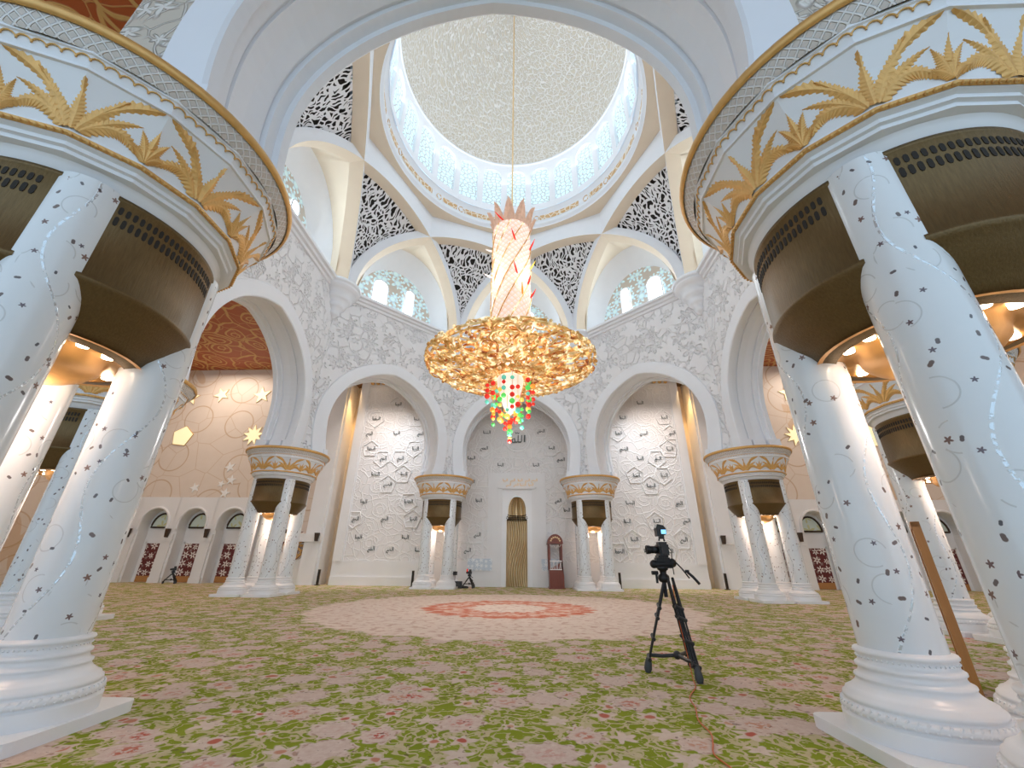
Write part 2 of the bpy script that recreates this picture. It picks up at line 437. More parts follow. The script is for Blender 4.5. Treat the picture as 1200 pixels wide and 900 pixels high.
# chandelier
def chand(name, dark, mid, light, seed):
    k = N(name); co = k.vm('ADD', k.coord('Object'), (seed, seed*2, 0))
    n_ = k.noise(co, 2.4, 2, .6)
    c = k.mix(k.step(n_, .36, .52), dark, mid)
    hi = k.step(n_, .52, .64)
    c = k.mix(hi, c, light)
    return k.fin(c, .25, .35, c, k.m('ADD', .12, k.m('MULTIPLY', hi, .5)))
M['chand_gold'] = chand('lit_gold_crystal', (.55, .27, .06), (.92, .60, .22), (1, .86, .55), 1.0)
M['chand_red'] = chand('lit_red_gold_crystal', (.40, .10, .03), (.75, .33, .09), (1, .62, .25), 5.0)
M['chand_pale'] = chand('lit_pale_crystal', (.62, .36, .12), (.92, .70, .36), (1, .92, .72), 9.0)
k = N('glowing_crystal_scales'); uv = k.coord('UV'); x = k.sep(uv)
fa = k.m('FRACT', k.m('ADD', k.m('MULTIPLY', x[0], 3.2), k.m('MULTIPLY', x[1], 3.2)))
fb = k.m('FRACT', k.m('SUBTRACT', k.m('MULTIPLY', x[1], 3.2), k.m('MULTIPLY', x[0], 3.2)))
sc_ = k.m('MULTIPLY', fa, fb)
k.bump(sc_, .8, .08)
g = k.mix(sc_, (.80, .55, .43), (1, .93, .88))
M['scales'] = k.fin(g, .25, 0, emit=g, es=.5)
M['crystal_clear'] = flat('glowing_clear_crystal', (.95, .85, .8), .15, emit=(1, .82, .72), es=.55)
M['crown_pink'] = flat('pink_gold_filigree', (.72, .48, .36), .35, .3, .3, 6, emit=(.9, .5, .3), es=.12)
M['ball_red'] = flat('red_crystal', (.75, .03, .02), .1, emit=(.9, .03, .02), es=.35)
M['ball_green'] = flat('green_crystal', (.10, .75, .15), .1, emit=(.15, .85, .15), es=.35)
M['ball_orange'] = flat('orange_crystal', (.9, .35, .05), .1, emit=(1, .35, .04), es=.4)
M['ball_yellow'] = flat('yellow_crystal', (.9, .7, .15), .1, emit=(1, .7, .12), es=.4)
M['ball_teal'] = flat('teal_crystal', (.15, .7, .55), .1, emit=(.2, .8, .6), es=.3)

# ------------------------------------------------------------------ layout constants
CY = 16.22            # octagon centre (0, CY)
T8 = tan(PI/8); SQ = sqrt(.5)
AIN, AOUT = 11.3, 13.0
ACL = 12.17           # apothem of the column cluster centres
HS = ACL*T8
Z_SPR, Z_CEN, R_AR, Z_COR = 6.75, 8.9, 3.75, 17.5
Z_CEIL = 16.7
ang_face = [PI/2 + i*PI/4 for i in range(8)]      # 0 = far, counter-clockwise seen from above
face_name = ['far', 'far_left', 'left', 'near_left', 'near', 'near_right', 'right', 'far_right']
def frame(i):
    a = ang_face[i]
    n = Vector((cos(a), sin(a), 0)); t = Vector((-sin(a), cos(a), 0)); o = Vector((0, CY, 0))
    return lambda tt, ap, z: o + n*ap + t*tt + Vector((0, 0, z))

# ------------------------------------------------------------------ floor, ceiling, outer walls
m = MB(); m.box(-36, 36, -14, 36, -.2, 0); o = m.build('floor', M['carpet']); struct(o)

# arch outline
def arch_pts(n=44):
    P = []
    m_ = 8
    for i in range(m_):
        z = Z_SPR + (Z_CEN - Z_SPR)*i/m_
        x = R_AR - .27*((Z_CEN - z)/(Z_CEN - Z_SPR))**2
        P.append((-x, z))
    for i in range(n + 1):
        a = PI - PI*i/n
        P.append((R_AR*cos(a), Z_CEN + R_AR*sin(a)*1.0 + .25*(1 - abs(cos(a)))**2))
    for (x, z) in reversed(P[:m_]): P.append((-x, z))
    return P
AP = arch_pts()
def arch_off(d):
    out = []
    n = len(AP)
    for i in range(n):
        a = Vector(AP[max(i-1, 0)]); b = Vector(AP[min(i+1, n-1)])
        t = (b - a).normalized(); nn = Vector((-t.y, t.x))
        p = Vector(AP[i]) + nn*d
        z = max(p.y, Z_SPR) if d > 0 else p.y
        if i in (0, n-1): z = Z_SPR
        out.append((p.x, z))
    return out
BAND = .72
def rect_map(P, hw, z0, z1, zc=Z_CEN):
    Q = []
    for (x, z) in P:
        dx, dz = x, z - zc
        s = 1e9
        if abs(dx) > 1e-9: s = min(s, hw/abs(dx))
        if dz > 1e-9: s = min(s, (z1 - zc)/dz)
        if dz < -1e-9: s = min(s, (zc - z0)/(-dz))
        Q.append([dx*s, zc + dz*s])
    for (cx_, cz_) in ((-hw, z0), (hw, z0), (-hw, z1), (hw, z1)):
        j = min(range(len(Q)), key=lambda i: (Q[i][0]-cx_)**2 + (Q[i][1]-cz_)**2)
        Q[j] = [cx_, cz_]
    return Q

PROF = [(AIN-.07, .0), (AIN-.03, -.05), (AIN+.16, -.05), (AIN+.19, .05), (AIN+.40, .05), (AIN+.43, .14), (AIN+.48, .14), (AIN+.50, .09),
        (AIN+.85, .12), (AIN+1.20, .09), (AIN+1.22, .14), (AIN+1.27, .14), (AIN+1.30, .05), (AIN+1.51, .05), (AIN+1.54, -.05), (AOUT+.03, -.05), (AOUT+.07, 0)]
for i in range(8):
    F = frame(i)
    m = MB()
    # carved fields, inner and outer face
    for (ap, hw, z1, mi) in ((AIN, AIN*T8, Z_COR, 0), (AOUT, AOUT*T8, Z_COR, 1)):
        B = arch_off(BAND); Q = rect_map(B, hw, Z_SPR, z1)
        K = 5
        rows = []; uvs = []
        for r in range(K + 1):
            f = r/K
            row = [(b[0]*(1-f) + q[0]*f, b[1]*(1-f) + q[1]*f) for b, q in zip(B, Q)]
            rows.append([F(t_, ap, z_) for t_, z_ in row]); uvs.append([(t_ + i*3.7, z_ + ap*5) for t_, z_ in row])
        m.grid(rows, mi, uvs, False)
    # top and the undersides of the piers
    m.poly([F(-AIN*T8, AIN, Z_COR), F(AIN*T8, AIN, Z_COR), F(AOUT*T8, AOUT, Z_COR), F(-AOUT*T8, AOUT, Z_COR)], 2)
    for s in (-1, 1):
        e = abs(AP[0][0])
        m.poly([F(s*e, AIN, Z_SPR), F(s*AIN*T8, AIN, Z_SPR), F(s*AOUT*T8, AOUT, Z_SPR), F(s*e, AOUT, Z_SPR)], 2)
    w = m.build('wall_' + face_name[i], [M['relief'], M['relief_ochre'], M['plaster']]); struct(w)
    # smooth archivolt with moulded soffit
    m = MB()
    rows = []
    for (ap, d) in [(AIN-.002, BAND), (AIN-.07, BAND-.05), (AIN-.07, .06)] + PROF + [(AOUT+.07, .06), (AOUT+.07, BAND-.05), (AOUT+.002, BAND)]:
        rows.append([F(t_, ap, z_) for t_, z_ in arch_off(d)])
    m.grid(rows, 0, None, False)
    a_ = m.build('archivolt', M['plaster'], w)
    # springing blocks at the feet of the arch
    m = MB()
    for s in (-1, 1):
        for (a0, a1, ex) in ((AIN-.12, AIN+.42, .10), (AIN+.55, AIN+1.15, .02), (AIN+1.28, AOUT+.12, .10)):
            e0 = abs(AP[0][0])
            pts = [(s*(e0 - ex), Z_SPR), (s*(e0 + .12), Z_SPR), (s*(e0 + .16), Z_SPR+.42), (s*(e0 - ex + .05), Z_SPR+.42)]
            m.prism(pts, lambda p, a0=a0: F(p[0], a0, p[1]), lambda p, a1=a1: F(p[0], a1, p[1]))
    m.build('springing_block', M['plaster'], w)

# inner cornice (octagonal ring), corbels at the corners
def octa_ring(m, prof, mi=0, rot=0):
    rows = []
    for (ap, z) in prof:
        rows.append([(ap/cos(PI/8)*cos(PI/8 + j*PI/4 + rot), CY + ap/cos(PI/8)*sin(PI/8 + j*PI/4 + rot), z) for j in range(8)])
    m.grid(rows, mi, None, False, closed=True)
m = MB(); octa_ring(m, [(11.32, 16.95), (11.2, 16.98), (11.16, 17.12), (11.02, 17.16), (10.98, 17.3), (10.83, 17.34), (10.83, 17.52), (15.2, 17.56)])
struct(m.build('trim_1', M['plaster']))
R_V = 10.83/cos(PI/8)
for j in range(8):
    a = PI/8 + j*PI/4
    c = ((11.3/cos(PI/8)-.02)*cos(a), CY + (11.3/cos(PI/8)-.02)*sin(a))
    m = MB()
    m.lathe([(.05, 15.25), (.25, 15.42), (.36, 15.62), (.28, 15.70), (.52, 15.92), (.64, 16.12), (.54, 16.2), (.80, 16.42), (.94, 16.62), (.84, 16.70), (1.14, 16.95), (1.28, 17.12), (1.30, 17.2), (1.22, 17.25), (1.36, 17.3), (1.38, 17.52), (.05, 17.56)], 40, c, m=0)
    struct(m.build('trim_%d' % (2 + j), M['plaster']))

# ------------------------------------------------------------------ crossed arch ribs under the dome
RIB_D = R_V*SQ              # distance of every rib plane from the axis
HALF = R_V*SQ
RISE = 6.95
Z_PL = 25.2
def rib_pt(k, s, z, off=0.0):
    """rib k lies over corner direction k; s along the chord, off outward"""
    a = PI/8 + k*PI/4
    n = Vector((cos(a), sin(a), 0)); t = Vector((-sin(a), cos(a), 0))
    return Vector((0, CY, 0)) + n*(RIB_D + off) + t*s + Vector((0, 0, z))
def rib_z(s, extra=0.0):
    a = HALF + extra; b = RISE + extra
    return Z_COR + b*sqrt(max(0, 1 - (s/a)**2))
W_RIB = .62
for k_ in range(8):
    m = MB()
    n = 56
    inner = []; outer = []
    for q in range(n + 1):
        a = PI*q/n
        inner.append(((HALF - W_RIB)*cos(a), Z_COR + (RISE - W_RIB)*sin(a)))
        outer.append((HALF*cos(a), Z_COR + RISE*sin(a)))
    for off, mi in ((-.18, 0), (.62, 0)):
        rows = [[rib_pt(k_, s, z, off) for s, z in inner], [rib_pt(k_, s, z, off) for s, z in outer]]
        m.grid(rows, mi, None, False)
    m.grid([[rib_pt(k_, s, z, -.18) for s, z in inner], [rib_pt(k_, s, z, .62) for s, z in inner]], 1, None, True)
    m.grid([[rib_pt(k_, s, z, -.18) for s, z in outer], [rib_pt(k_, s, z, .62) for s, z in outer]], 0, None, True)
    # wall above the middle of the rib up to the ring plate
    sx = RIB_D*T8 + .25
    top = [(-sx + 2*sx*q/16) for q in range(17)]
    rows = [[rib_pt(k_, s, rib_z(s) - .02, -.17) for s in top], [rib_pt(k_, s, Z_PL + .02, -.17) for s in top]]
    m.grid(rows, 0, None, False)
    struct(m.build('trim_%d' % (10 + k_), [M['plaster'], M['cream']]))

# octagonal ring plate with the round opening
m = MB()
R_H = 7.72
nn = 96
inn = [(R_H*cos(2*PI*q/nn), CY + R_H*sin(2*PI*q/nn), Z_PL) for q in range(nn)]
out = []
for q in range(nn):
    a = 2*PI*q/nn
    b = ((a - PI/8 + PI/8) % (PI/4)) - PI/8
    out.append(((RIB_D + .3)/cos(b)*cos(a), CY + (RIB_D + .3)/cos(b)*sin(a), Z_PL))
m.grid([inn, out], 0, None, False, closed=True)
struct(m.build('ceiling_ring_plate', M['cream']))

# ring mouldings, drum, dome
m = MB()
m.lathe([(R_H, Z_PL-.02), (R_H-.02, 25.35), (R_H-.16, 25.4), (R_H-.18, 25.62), (R_H-.10, 25.66), (R_H-.10, 26.45), (R_H-.22, 26.5), (R_H-.24, 26.7), (R_H-.3, 26.72)], 96, (0, CY), m=0)
rd = m.build('trim_20', M['plaster']); struct(rd)
# gilded cartouches and roundels of the ring
m = MB()
rr = R_H - .115
for q in range(8):
    a0 = q*PI/4 + PI/8*0 + .12
    for (b0, b1) in ((.0, .42), (.50, .66)):
        n = 14
        rows = [[(rr*cos(a0 + b0 + (b1-b0)*j/n), CY + rr*sin(a0 + b0 + (b1-b0)*j/n), z) for j in range(n+1)] for z in (25.82, 26.28)]
        m.grid(rows, 0, None, True)
    ac = a0 + .46
    for ac in (a0 + .455, a0 + .705):
        ring = []
        for j in range(18):
            t_ = 2*PI*j/18
            aa = ac + .2*cos(t_)/rr
            ring.append((rr*cos(aa), CY + rr*sin(aa), 26.05 + .24*sin(t_)))
        m.tube(ring + [ring[0]], .035, 5)
k = N('gilded_script_band'); co = k.coord('Object')
e1 = k.voro(co, 2.6, 'DISTANCE_TO_EDGE', 1, '3D')['Distance']
k.bump(e1, .5, .05)
M['gold_script'] = k.fin(k.mix(k.step(e1, .05, .1), (.86, .80, .70), (.66, .42, .2)), .4, .2)
m.build('gilded_inscription', M['gold_script'], rd)

NW = 24
R_D = R_H - .3
m = MB()
# drum wall with arched openings
ZB, ZT = 26.7, 31.9
WB, WS = 27.35, 30.6     # sill and springing
hw = .74
for q in range(NW):
    ac = q*2*PI/NW + PI/NW*0 + PI/2
    half = PI/NW
    arch = []
    for j in range(13):
        t_ = PI - PI*j/12
        arch.append((hw*cos(t_), WS + hw*sin(t_)))
    op = [(-hw, WB)] + arch + [(hw, WB)]
    def P(u, z, r=R_D): return (r*cos(ac - u/R_D), CY + r*sin(ac - u/R_D), z)
    hwid = half*R_D
    outp = rect_map([(x_, z_) for x_, z_ in op], hwid, ZB, ZT, 29.2)
    m.grid([[P(*p) for p in op], [P(*p) for p in outp]], 0, None, False)
    m.poly([P(-hw, WB), P(hw, WB), P(hwid, ZB), P(-hwid, ZB)], 0)
    # reveals
    m.grid([[P(*p) for p in op + [op[0]]], [P(p[0], p[1], R_D + .3) for p in op + [op[0]]]], 0, None, False)
m.lathe([(R_D, ZT), (R_D-.06, 31.95), (R_D-.06, 32.12), (R_D+.0, 32.15), (R_D+.02, 32.2)], 96, (0, CY), m=0)
struct(m.build('wall_drum', M['plaster']))
for q in range(NW):
    ac = q*2*PI/NW + PI/2
    if sin(ac) < -.55: continue
    m = MB()
    pts = [(-hw, WB)] + [(hw*cos(PI - PI*j/12), WS + hw*sin(PI - PI*j/12)) for j in range(13)] + [(hw, WB)]
    r = R_D + .2
    P = lambda u, z: (r*cos(ac - u/R_D), CY + r*sin(ac - u/R_D), z)
    m.poly([P(*p) for p in pts], 0, [(p[0] + q*3.1, p[1]) for p in pts])
    struct(m.build('window_%d' % (q + 1), M['tracery']))
m = MB()
prof = []; n = 28
for j in range(n + 1):
    t_ = (PI/2)*j/n
    prof.append((max(.02, R_D*cos(t_)*1.0), 32.2 + 7.5*sin(t_)))
seg = 96
rows = []; uvs = []
for (r, z), j in zip(prof, range(n+1)):
    rows.append([(r*cos(2*PI*q/seg), CY + r*sin(2*PI*q/seg), z) for q in range(seg)])
    uvs.append([(q/seg*2*PI*R_D*(.35 + .65*r/R_D), j/n*11.6) for q in range(seg+1)])
m.grid(rows, 0, uvs, True, closed=True)
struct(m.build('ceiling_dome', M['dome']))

# lunette niches with windows
for i in range(8):
    if i == 4: continue
    F = frame(i)
    m = MB()
    hwv = 10.83*T8
    n = 24
    # the two rib legs closing over the face give the front edge
    def outl(hw_, zt, n=24):
        P = []
        for j in range(n + 1):
            t_ = -1 + 2*j/n
            P.append((hw_*t_, Z_COR + (zt - Z_COR)*sqrt(max(0, 1 - abs(t_)**2.1))))
        return P
    kc = i + 1
    def leg(k2, sgn):
        L = []
        for j in range(13):
            s_ = sgn*((HALF - W_RIB) - ((HALF - W_RIB) - SX_)*j/12)
            L.append(rib_pt(k2, s_, Z_COR + (RISE - W_RIB)*sqrt(max(0, 1 - (s_/(HALF - W_RIB))**2)), .60))
        return L
    SX_ = RIB_D*T8 - .05
    front = leg(kc + 1, -1) + list(reversed(leg(kc, 1)))[1:]
    A1 = outl(4.1, 23.6); A2 = outl(3.35, 22.3)
    m.grid([front, [F(t_, 11.75, z_) for t_, z_ in A1]], 1, None, True)
    m.grid([[F(t_, 11.75, z_) for t_, z_ in A1], [F(t_, 13.0, z_) for t_, z_ in A2]], 0, None, True)
    m.poly([F(t_, 13.0, z_) for t_, z_ in A2], 2, [(t_ + i*7.3, z_) for t_, z_ in A2])
    m.poly([F(-4.6, 10.9, Z_COR+.07), F(4.6, 10.9, Z_COR+.07), F(3.4, 13.0, Z_COR+.07), F(-3.4, 13.0, Z_COR+.07)], 0)
    struct(m.build('wall_lunette_' + face_name[i], [M['plaster'], M['cream'], M['flower_wall']]))
    # two bright round-headed windows
    sg = 1 if i in (0, 1, 2, 3) else -1
    for (tc, w_, z0, z1, nm) in ((1.35, .58, Z_COR+.15, 20.3, 0), (-1.05, .38, Z_COR+.15, 20.75, 1)):
        tc *= sg
        pts = [(tc - w_, z0)] + [(tc + w_*cos(PI - PI*j/10), z1 + w_*sin(PI - PI*j/10)) for j in range(11)] + [(tc + w_, z0)]
        g = MB(); g.prism(pts, lambda p: F(p[0], 12.92, p[1]), lambda p: F(p[0], 12.99, p[1]))
        wn = g.build('window_%d' % (30 + i*2 + nm), M['day_window']); struct(wn)
        g = MB()
        fr = [F(p[0], 12.9, p[1]) for p in pts]
        g.tube(fr + [fr[0]], .05, 5)
        for q in range(1, 3):
            zz = z0 + (z1 - z0)*q/3
            g.bar(F(tc - w_, 12.9, zz), F(tc + w_, 12.9, zz), .03, seg=5)
        g.build('window_frame', M['plaster'], wn)

# pierced triangular screens over the corners
screen_lab = {2: 'pierced white screen above the corner just left of the chandelier column',
              1: 'pierced white screen above the corner just right of the chandelier column',
              3: 'tall pierced white screen left of the dome, above the left corbel',
              0: 'tall pierced white screen right of the dome, above the right corbel',
              4: 'pierced white screen partly behind the overhead arch, left of the dome ring',
              7: 'pierced white screen partly behind the overhead arch, right of the dome ring'}
SX = RIB_D*T8
for k_, lab in screen_lab.items():
    # legs of ribs k+1 and k-1 spring from corner k ; rib k crosses above
    root = thing('pierced_screen', lab, 'screen', (0, 0, 0), 0, 'pierced screens under the dome')
    m = MB(); bk = MB()
    n = 22; rows = []; uvs = []; rb = []
    for j in range(n + 1):
        f = j/n
        # along the leg from the corner to the crossing
        s = HALF - (HALF - SX)*(1 - (1 - f)**2.0)
        z = rib_z(s)
        L_ = rib_pt(k_ + 1, -s, z, .05); R_ = rib_pt(k_ - 1, s, z, .05)
        row = []; u_ = []; b_ = []
        for q in range(15):
            g = q/14
            p = L_.lerp(R_, g)
            bul = 4*g*(1-g)
            p.z += bul*(rib_z(0) - rib_z(SX) - .05)*(f**3)
            outw = Vector((p.x, p.y - CY, 0)).normalized()
            p += outw*(bul*.30*f + .06)
            row.append(p); b_.append(p + outw*.45)
            u_.append(((g-.5)*(L_-R_).length + k_*11, z*1.25))
        rows.append(row); uvs.append(u_); rb.append(b_)
    m.grid(rows, 0, uvs, True)
    m.build('lattice', M['screen_pierced'], root)
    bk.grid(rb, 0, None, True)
    bk.build('dark_void_sheet', M['dark'], root)  # added dark sheet standing in for the shaded space behind the openings
    # raised border strip along the edges
    g = MB()
    for e in ([r[0] for r in rows], [r[-1] for r in rows], rows[-1]):
        g.tube([p - Vector((p.x, p.y-CY, 0)).normalized()*.02 for p in e], .07, 6)
    g.build('border', M['plaster'], root)

# unseen light-blocking shell so that nothing shines in from above the niches
m = MB(); octa_ring(m, [(15.0, Z_CEIL), (15.0, 26.0), (8.2, 26.0)]); struct(m.build('light_block_shell', M['plaster']))

# ------------------------------------------------------------------ column cluster
D = .74; RC = .335
def column_mesh():
    m = MB()
    prof = [(RC, .66), (RC, 2.0), (RC, 3.5), (RC, 5.3)]
    m.lathe(prof, 48, m=0)
    return m
proto = thing('column_cluster', 'x', 'column', (0, 0, 0), 0, 'four-column clusters around the dome')
base_prof = [(.60, .10), (.605, .23), (.60, .245), (.575, .25), (.572, .265), (.595, .275), (.60, .30), (.585, .325), (.555, .335), (.553, .35), (.565, .36), (.56, .385), (.54, .395),
             (.53, .42), (.49, .44), (.445, .475), (.425, .50), (.423, .52), (.432, .53), (.43, .545), (.40, .555), (.382, .59), (.385, .61), (.40, .62), (.40, .64), (.385, .65), (.368, .66), (.366, .70), (.368, .725), (.385, .735), (.39, .75), (.38, .768), (.345, .775), (RC-.01, .79)]
col0 = None
for (sx, sy) in ((1, 1), (-1, 1), (-1, -1), (1, -1)):
    o = column_mesh().build('column', M['inlay'], proto, (sx*D, sy*D, 0))
    o.rotation_euler = (0, 0, {(1,1): .3, (-1,1): 1.9, (-1,-1): 3.5, (1,-1): 5.0}[(sx, sy)])
    b = MB(); b.lathe(base_prof, 48, m=0)
    # roped bead course
    for j in range(56):
        a = 2*PI*j/56; a2 = a + .07
        b.bar((.592*cos(a), .592*sin(a), .275), (.58*cos(a2), .58*sin(a2), .33), .013, 0, 5)
        b.ball((.372*cos(a), .372*sin(a), .70), .010, 0, 4, 4)
    b.build('column_base', M['marble'], o)
# stepped diamond plinths joined to one slab
for (sx, sy) in ((1, 1), (-1, 1), (-1, -1), (1, -1)):
    m = MB()
    e = .66; pts = []
    for (qx, qy, a0) in ((1, 1, 0), (-1, 1, PI/2), (-1, -1, PI), (1, -1, 3*PI/2)):
        for j in range(4):
            a = a0 + PI/2*j/3
            pts.append((qx*(e-.12) + .12*cos(a), qy*(e-.12) + .12*sin(a)))
    m.prism(pts, lambda p: (p[0], p[1], .105), lambda p: (p[0], p[1], -.01))
    m.build('plinth', M['marble'], proto, (sx*D, sy*D, 0))
m = MB(); m.box(-1.2, 1.2, -.5, .5, -.01, .09); m.box(-.5, .5, -1.2, 1.2, -.01, .088)
m.build('floor_slab', M['marble'], proto)
# bronze air grilles : four curved panels with bowl underneath
RG = 1.30
col_a = [PI/4, 3*PI/4, 5*PI/4, 7*PI/4]
for q in range(4):
    a0 = q*PI/2 - PI/4 + .16; a1 = q*PI/2 + PI/4 - .16
    m = MB()
    m.lathe([(RG-.05, 5.28), (RG+.015, 5.28), (RG+.015, 5.23), (RG, 5.22), (RG, 4.22), (RG+.025, 4.20), (RG+.03, 4.16), (RG, 4.13), (RG-.06, 4.03), (RG-.17, 3.88), (RG-.28, 3.76), (RG-.33, 3.68), (RG-.5, 3.66)], 20, m=0, a0=a0, a1=a1)
    g = m.build('air_grille', M['bronze'], proto)
    s_ = MB()
    for (z0, z1) in ((5.06, 5.16), (4.90, 5.02)):
        for j in range(22):
            aa = a0 + (a1 - a0)*(j + 1.2)/24.4
            da = (a1 - a0)/24.4*.30
            pts = []
            for (du, dz) in ((-1, -.6), (-.5, -1), (.5, -1), (1, -.6), (1, .6), (.5, 1), (-.5, 1), (-1, .6)):
                pts.append((aa + da*du, (z0+z1)/2 + dz*(z1-z0)/2))
            s_.prism(pts, lambda p: ((RG+.006)*cos(p[0]), (RG+.006)*sin(p[0]), p[1]), lambda p: ((RG-.02)*cos(p[0]), (RG-.02)*sin(p[0]), p[1]))
    s_.build('vent_slots', M['dark'], g)
# soffit dish with spotlights
m = MB()
m.lathe([(RG-.31, 3.67), (.80, 3.69), (.64, 3.72), (.60, 3.68), (.58, 3.58), (.50, 3.50), (.36, 3.42), (.18, 3.37), (.01, 3.35)], 40, m=0)
sf = m.build('soffit', M['soffit'], proto)
for j in range(8):
    a = PI/4*j + PI/8*((j % 2)*.6 + .1) + .25*(1 if j % 2 else -1)
    a = PI/2*(j//2) + (.2 if j % 2 else -.2)
    m = MB(); m.lathe([(.0, 3.69), (.035, 3.687), (.04, 3.675), (.055, 3.67), (.058, 3.71)], 14, (.74*cos(a), .74*sin(a)))
    m.build('spotlight', M['spot_lens'], sf)
# capital
m = MB()
m.lathe([(1.26, 5.24), (1.30, 5.26), (1.32, 5.38), (1.36, 5.42)], 48, m=0)
m.lathe([(1.36, 5.42), (1.44, 5.44), (1.44, 5.49), (1.48, 5.50), (1.48, 5.55), (1.53, 5.57), (1.53, 5.60)], 16, m=0, smooth=False, rot=PI/16)
FB, FT, RB, RT = 5.68, 6.28, 1.53, 1.80
m.lathe([(RB, 5.60), (RB, FB), (RB-.01, FB+.01), (RB+.05, FB+.17), (RB+.14, FB+.36), (RT, FT)], 16, m=0, smooth=False, rot=PI/16)
m.lathe([(RT, FT), (RT+.03, FT+.005), (RT+.03, FT+.04), (RT+.02, FT+.05), (RT+.07, FT+.17), (RT+.09, FT+.18), (RT+.09, FT+.22)], 16, m=0, smooth=False, rot=PI/16)
m.lathe([(RT+.08, FT+.2), (1.92, FT+.24), (1.98, FT+.36), (2.005, FT+.42), (2.01, 6.76), (.5, 6.765)], 72, m=1)
k = N('woven_border_plaster'); co = k.coord('Object'); x = k.sep(co)
an = k.m('ARCTAN2', x[1], x[0])
sa = k.m('SINE', k.m('ADD', k.m('MULTIPLY', an, 104), k.m('MULTIPLY', x[2], 58)))
sb = k.m('SINE', k.m('SUBTRACT', k.m('MULTIPLY', an, 104), k.m('MULTIPLY', x[2], 58)))
wv = k.m('MAXIMUM', k.step(sa, .5, .9), k.step(sb, .5, .9))
k.bump(wv, .8, .03)
M['weave'] = k.fin(k.mix(wv, (.66, .62, .59), (.84, .84, .85)), .5)
cap = m.build('capital', [M['plaster'], M['weave']], proto)
# gilded rim and bead courses
m = MB()
m.lathe([(2.00, 6.645), (2.035, 6.655), (2.05, 6.71), (2.03, 6.77), (1.95, 6.775)], 72, m=0)
m.build('gold_rim', M['gold'], cap)
m = MB()
m.lathe([(RB+.005, 5.58), (RB+.03, 5.60), (RB+.03, 5.635), (RB+.005, 5.65)], 16, m=0, smooth=False, rot=PI/16)
ap16 = RB*cos(PI/16)
for q in range(16):
    ac = q*PI/8
    for j in range(9):
        u = (-.5 + (j + .5)/9)*2*RB*sin(PI/16)
        p = Vector((cos(ac), sin(ac), 0))*(ap16 + .03) + Vector((-sin(ac), cos(ac), 0))*u
        m.ball((p.x, p.y, 5.595), .022, 0, 5, 4)
m.build('gold_bead_course', M['gold'], cap)
# scalloped gold line
m = MB()
for q in range(16):
    ac = q*PI/8
    for j in range(6):
        path = []
        for h in range(7):
            t_ = PI*h/6
            f = .42 + .5*sin(t_)
            u = (-.5 + (j + .5 - .5*cos(t_))/6)
            zz = FT + .06 + .1*f; r_ = (RT + .025 + .05*f)
            wdt = 2*r_*sin(PI/16)
            p = Vector((cos(ac), sin(ac), 0))*(r_*cos(PI/16) + .004) + Vector((-sin(ac), cos(ac), 0))*u*wdt
            path.append((p.x, p.y, zz))
        m.tube(path, .009, 4, caps=False)
m.build('scalloped_line', M['gold'], cap)
# gilded palm fronds
def fr_prof(v):
    zz = FB + (FT - FB)*v
    if v < .33: r_ = RB - .01 + .06*(v/.33)
    elif v < .69: r_ = RB + .05 + .09*((v-.33)/.36)
    else: r_ = RB + .14 + (RT - RB - .14)*((v-.69)/.31)
    return r_, zz
def fr_pt(q, s, v, lift):
    # q: palm number (8 around), s in units of the palm's two facets, measured from a corner
    t_ = 2*s
    fi = math.floor(t_); loc = t_ - fi - .5
    ac = PI/16 + (2*q + fi + .5)*PI/8
    r_, zz = fr_prof(min(max(v, 0), 1))
    return Vector((cos(ac), sin(ac), 0))*(r_*cos(PI/16) + lift) + Vector((-sin(ac), cos(ac), 0))*(loc*2*r_*sin(PI/16)) + Vector((0, 0, zz - lift*.4))
ASP = 2.3        # palm width over frieze height
def frond(m, q, pts, wid):
    """quadratic curve of control points (s, v); feather outline with barbs and a raised midrib"""
    n = 26
    (x0, y0), (x1, y1), (x2, y2) = pts
    mid = []; lef = []; rig = []
    for j in range(n + 1):
        t_ = j/n
        s = (1-t_)**2*x0 + 2*t_*(1-t_)*x1 + t_*t_*x2
        v = (1-t_)**2*y0 + 2*t_*(1-t_)*y1 + t_*t_*y2
        ds = 2*(1-t_)*(x1-x0) + 2*t_*(x2-x1); dv = 2*(1-t_)*(y1-y0) + 2*t_*(y2-y1)
        L = sqrt((ds*ASP)**2 + dv**2) + 1e-6
        ns, nv = -dv/L, ds*ASP/L
        w = 1.7*wid*(sin(PI*min(1, t_*.80 + .20))**.75)*(1 if j % 2 else .70)
        fw = .55*w
        tx, tv = ds*ASP/L*fw, dv/L*fw
        mid.append(fr_pt(q, s, v, .03))
        lef.append(fr_pt(q, s + (ns*w + tx)/ASP, v + nv*w + tv, .006))
        rig.append(fr_pt(q, s - (ns*w - tx)/ASP, v - nv*w + tv, .006))
    m.grid([lef, mid, rig], 0, None, False)
m = MB()
for q in range(8):
    for s in (-1, 1):
        frond(m, q, ((s*.03, .02), (s*.16, .80), (s*.48, .99)), .10)
        frond(m, q, ((s*.05, .02), (s*.27, .62), (s*.42, .10)), .10)
        frond(m, q, ((s*.03, .04), (s*.13, .55), (s*.27, .88)), .10)
        frond(m, q, ((s*.05, .02), (s*.20, .50), (s*.40, .62)), .09)
        # small palm under the meeting tips
        frond(m, q, ((s*.5, .03), (s*.47, .35), (s*.40, .58)), .07)
        frond(m, q, ((s*.5, .02), (s*.44, .25), (s*.36, .22)), .065)
    frond(m, q, ((0, .02), (0, .4), (0, .92)), .11)
    frond(m, q, ((.5, .03), (.5, .35), (.5, .72)), .08)
m.build('palm_frieze', M['gold'], cap)

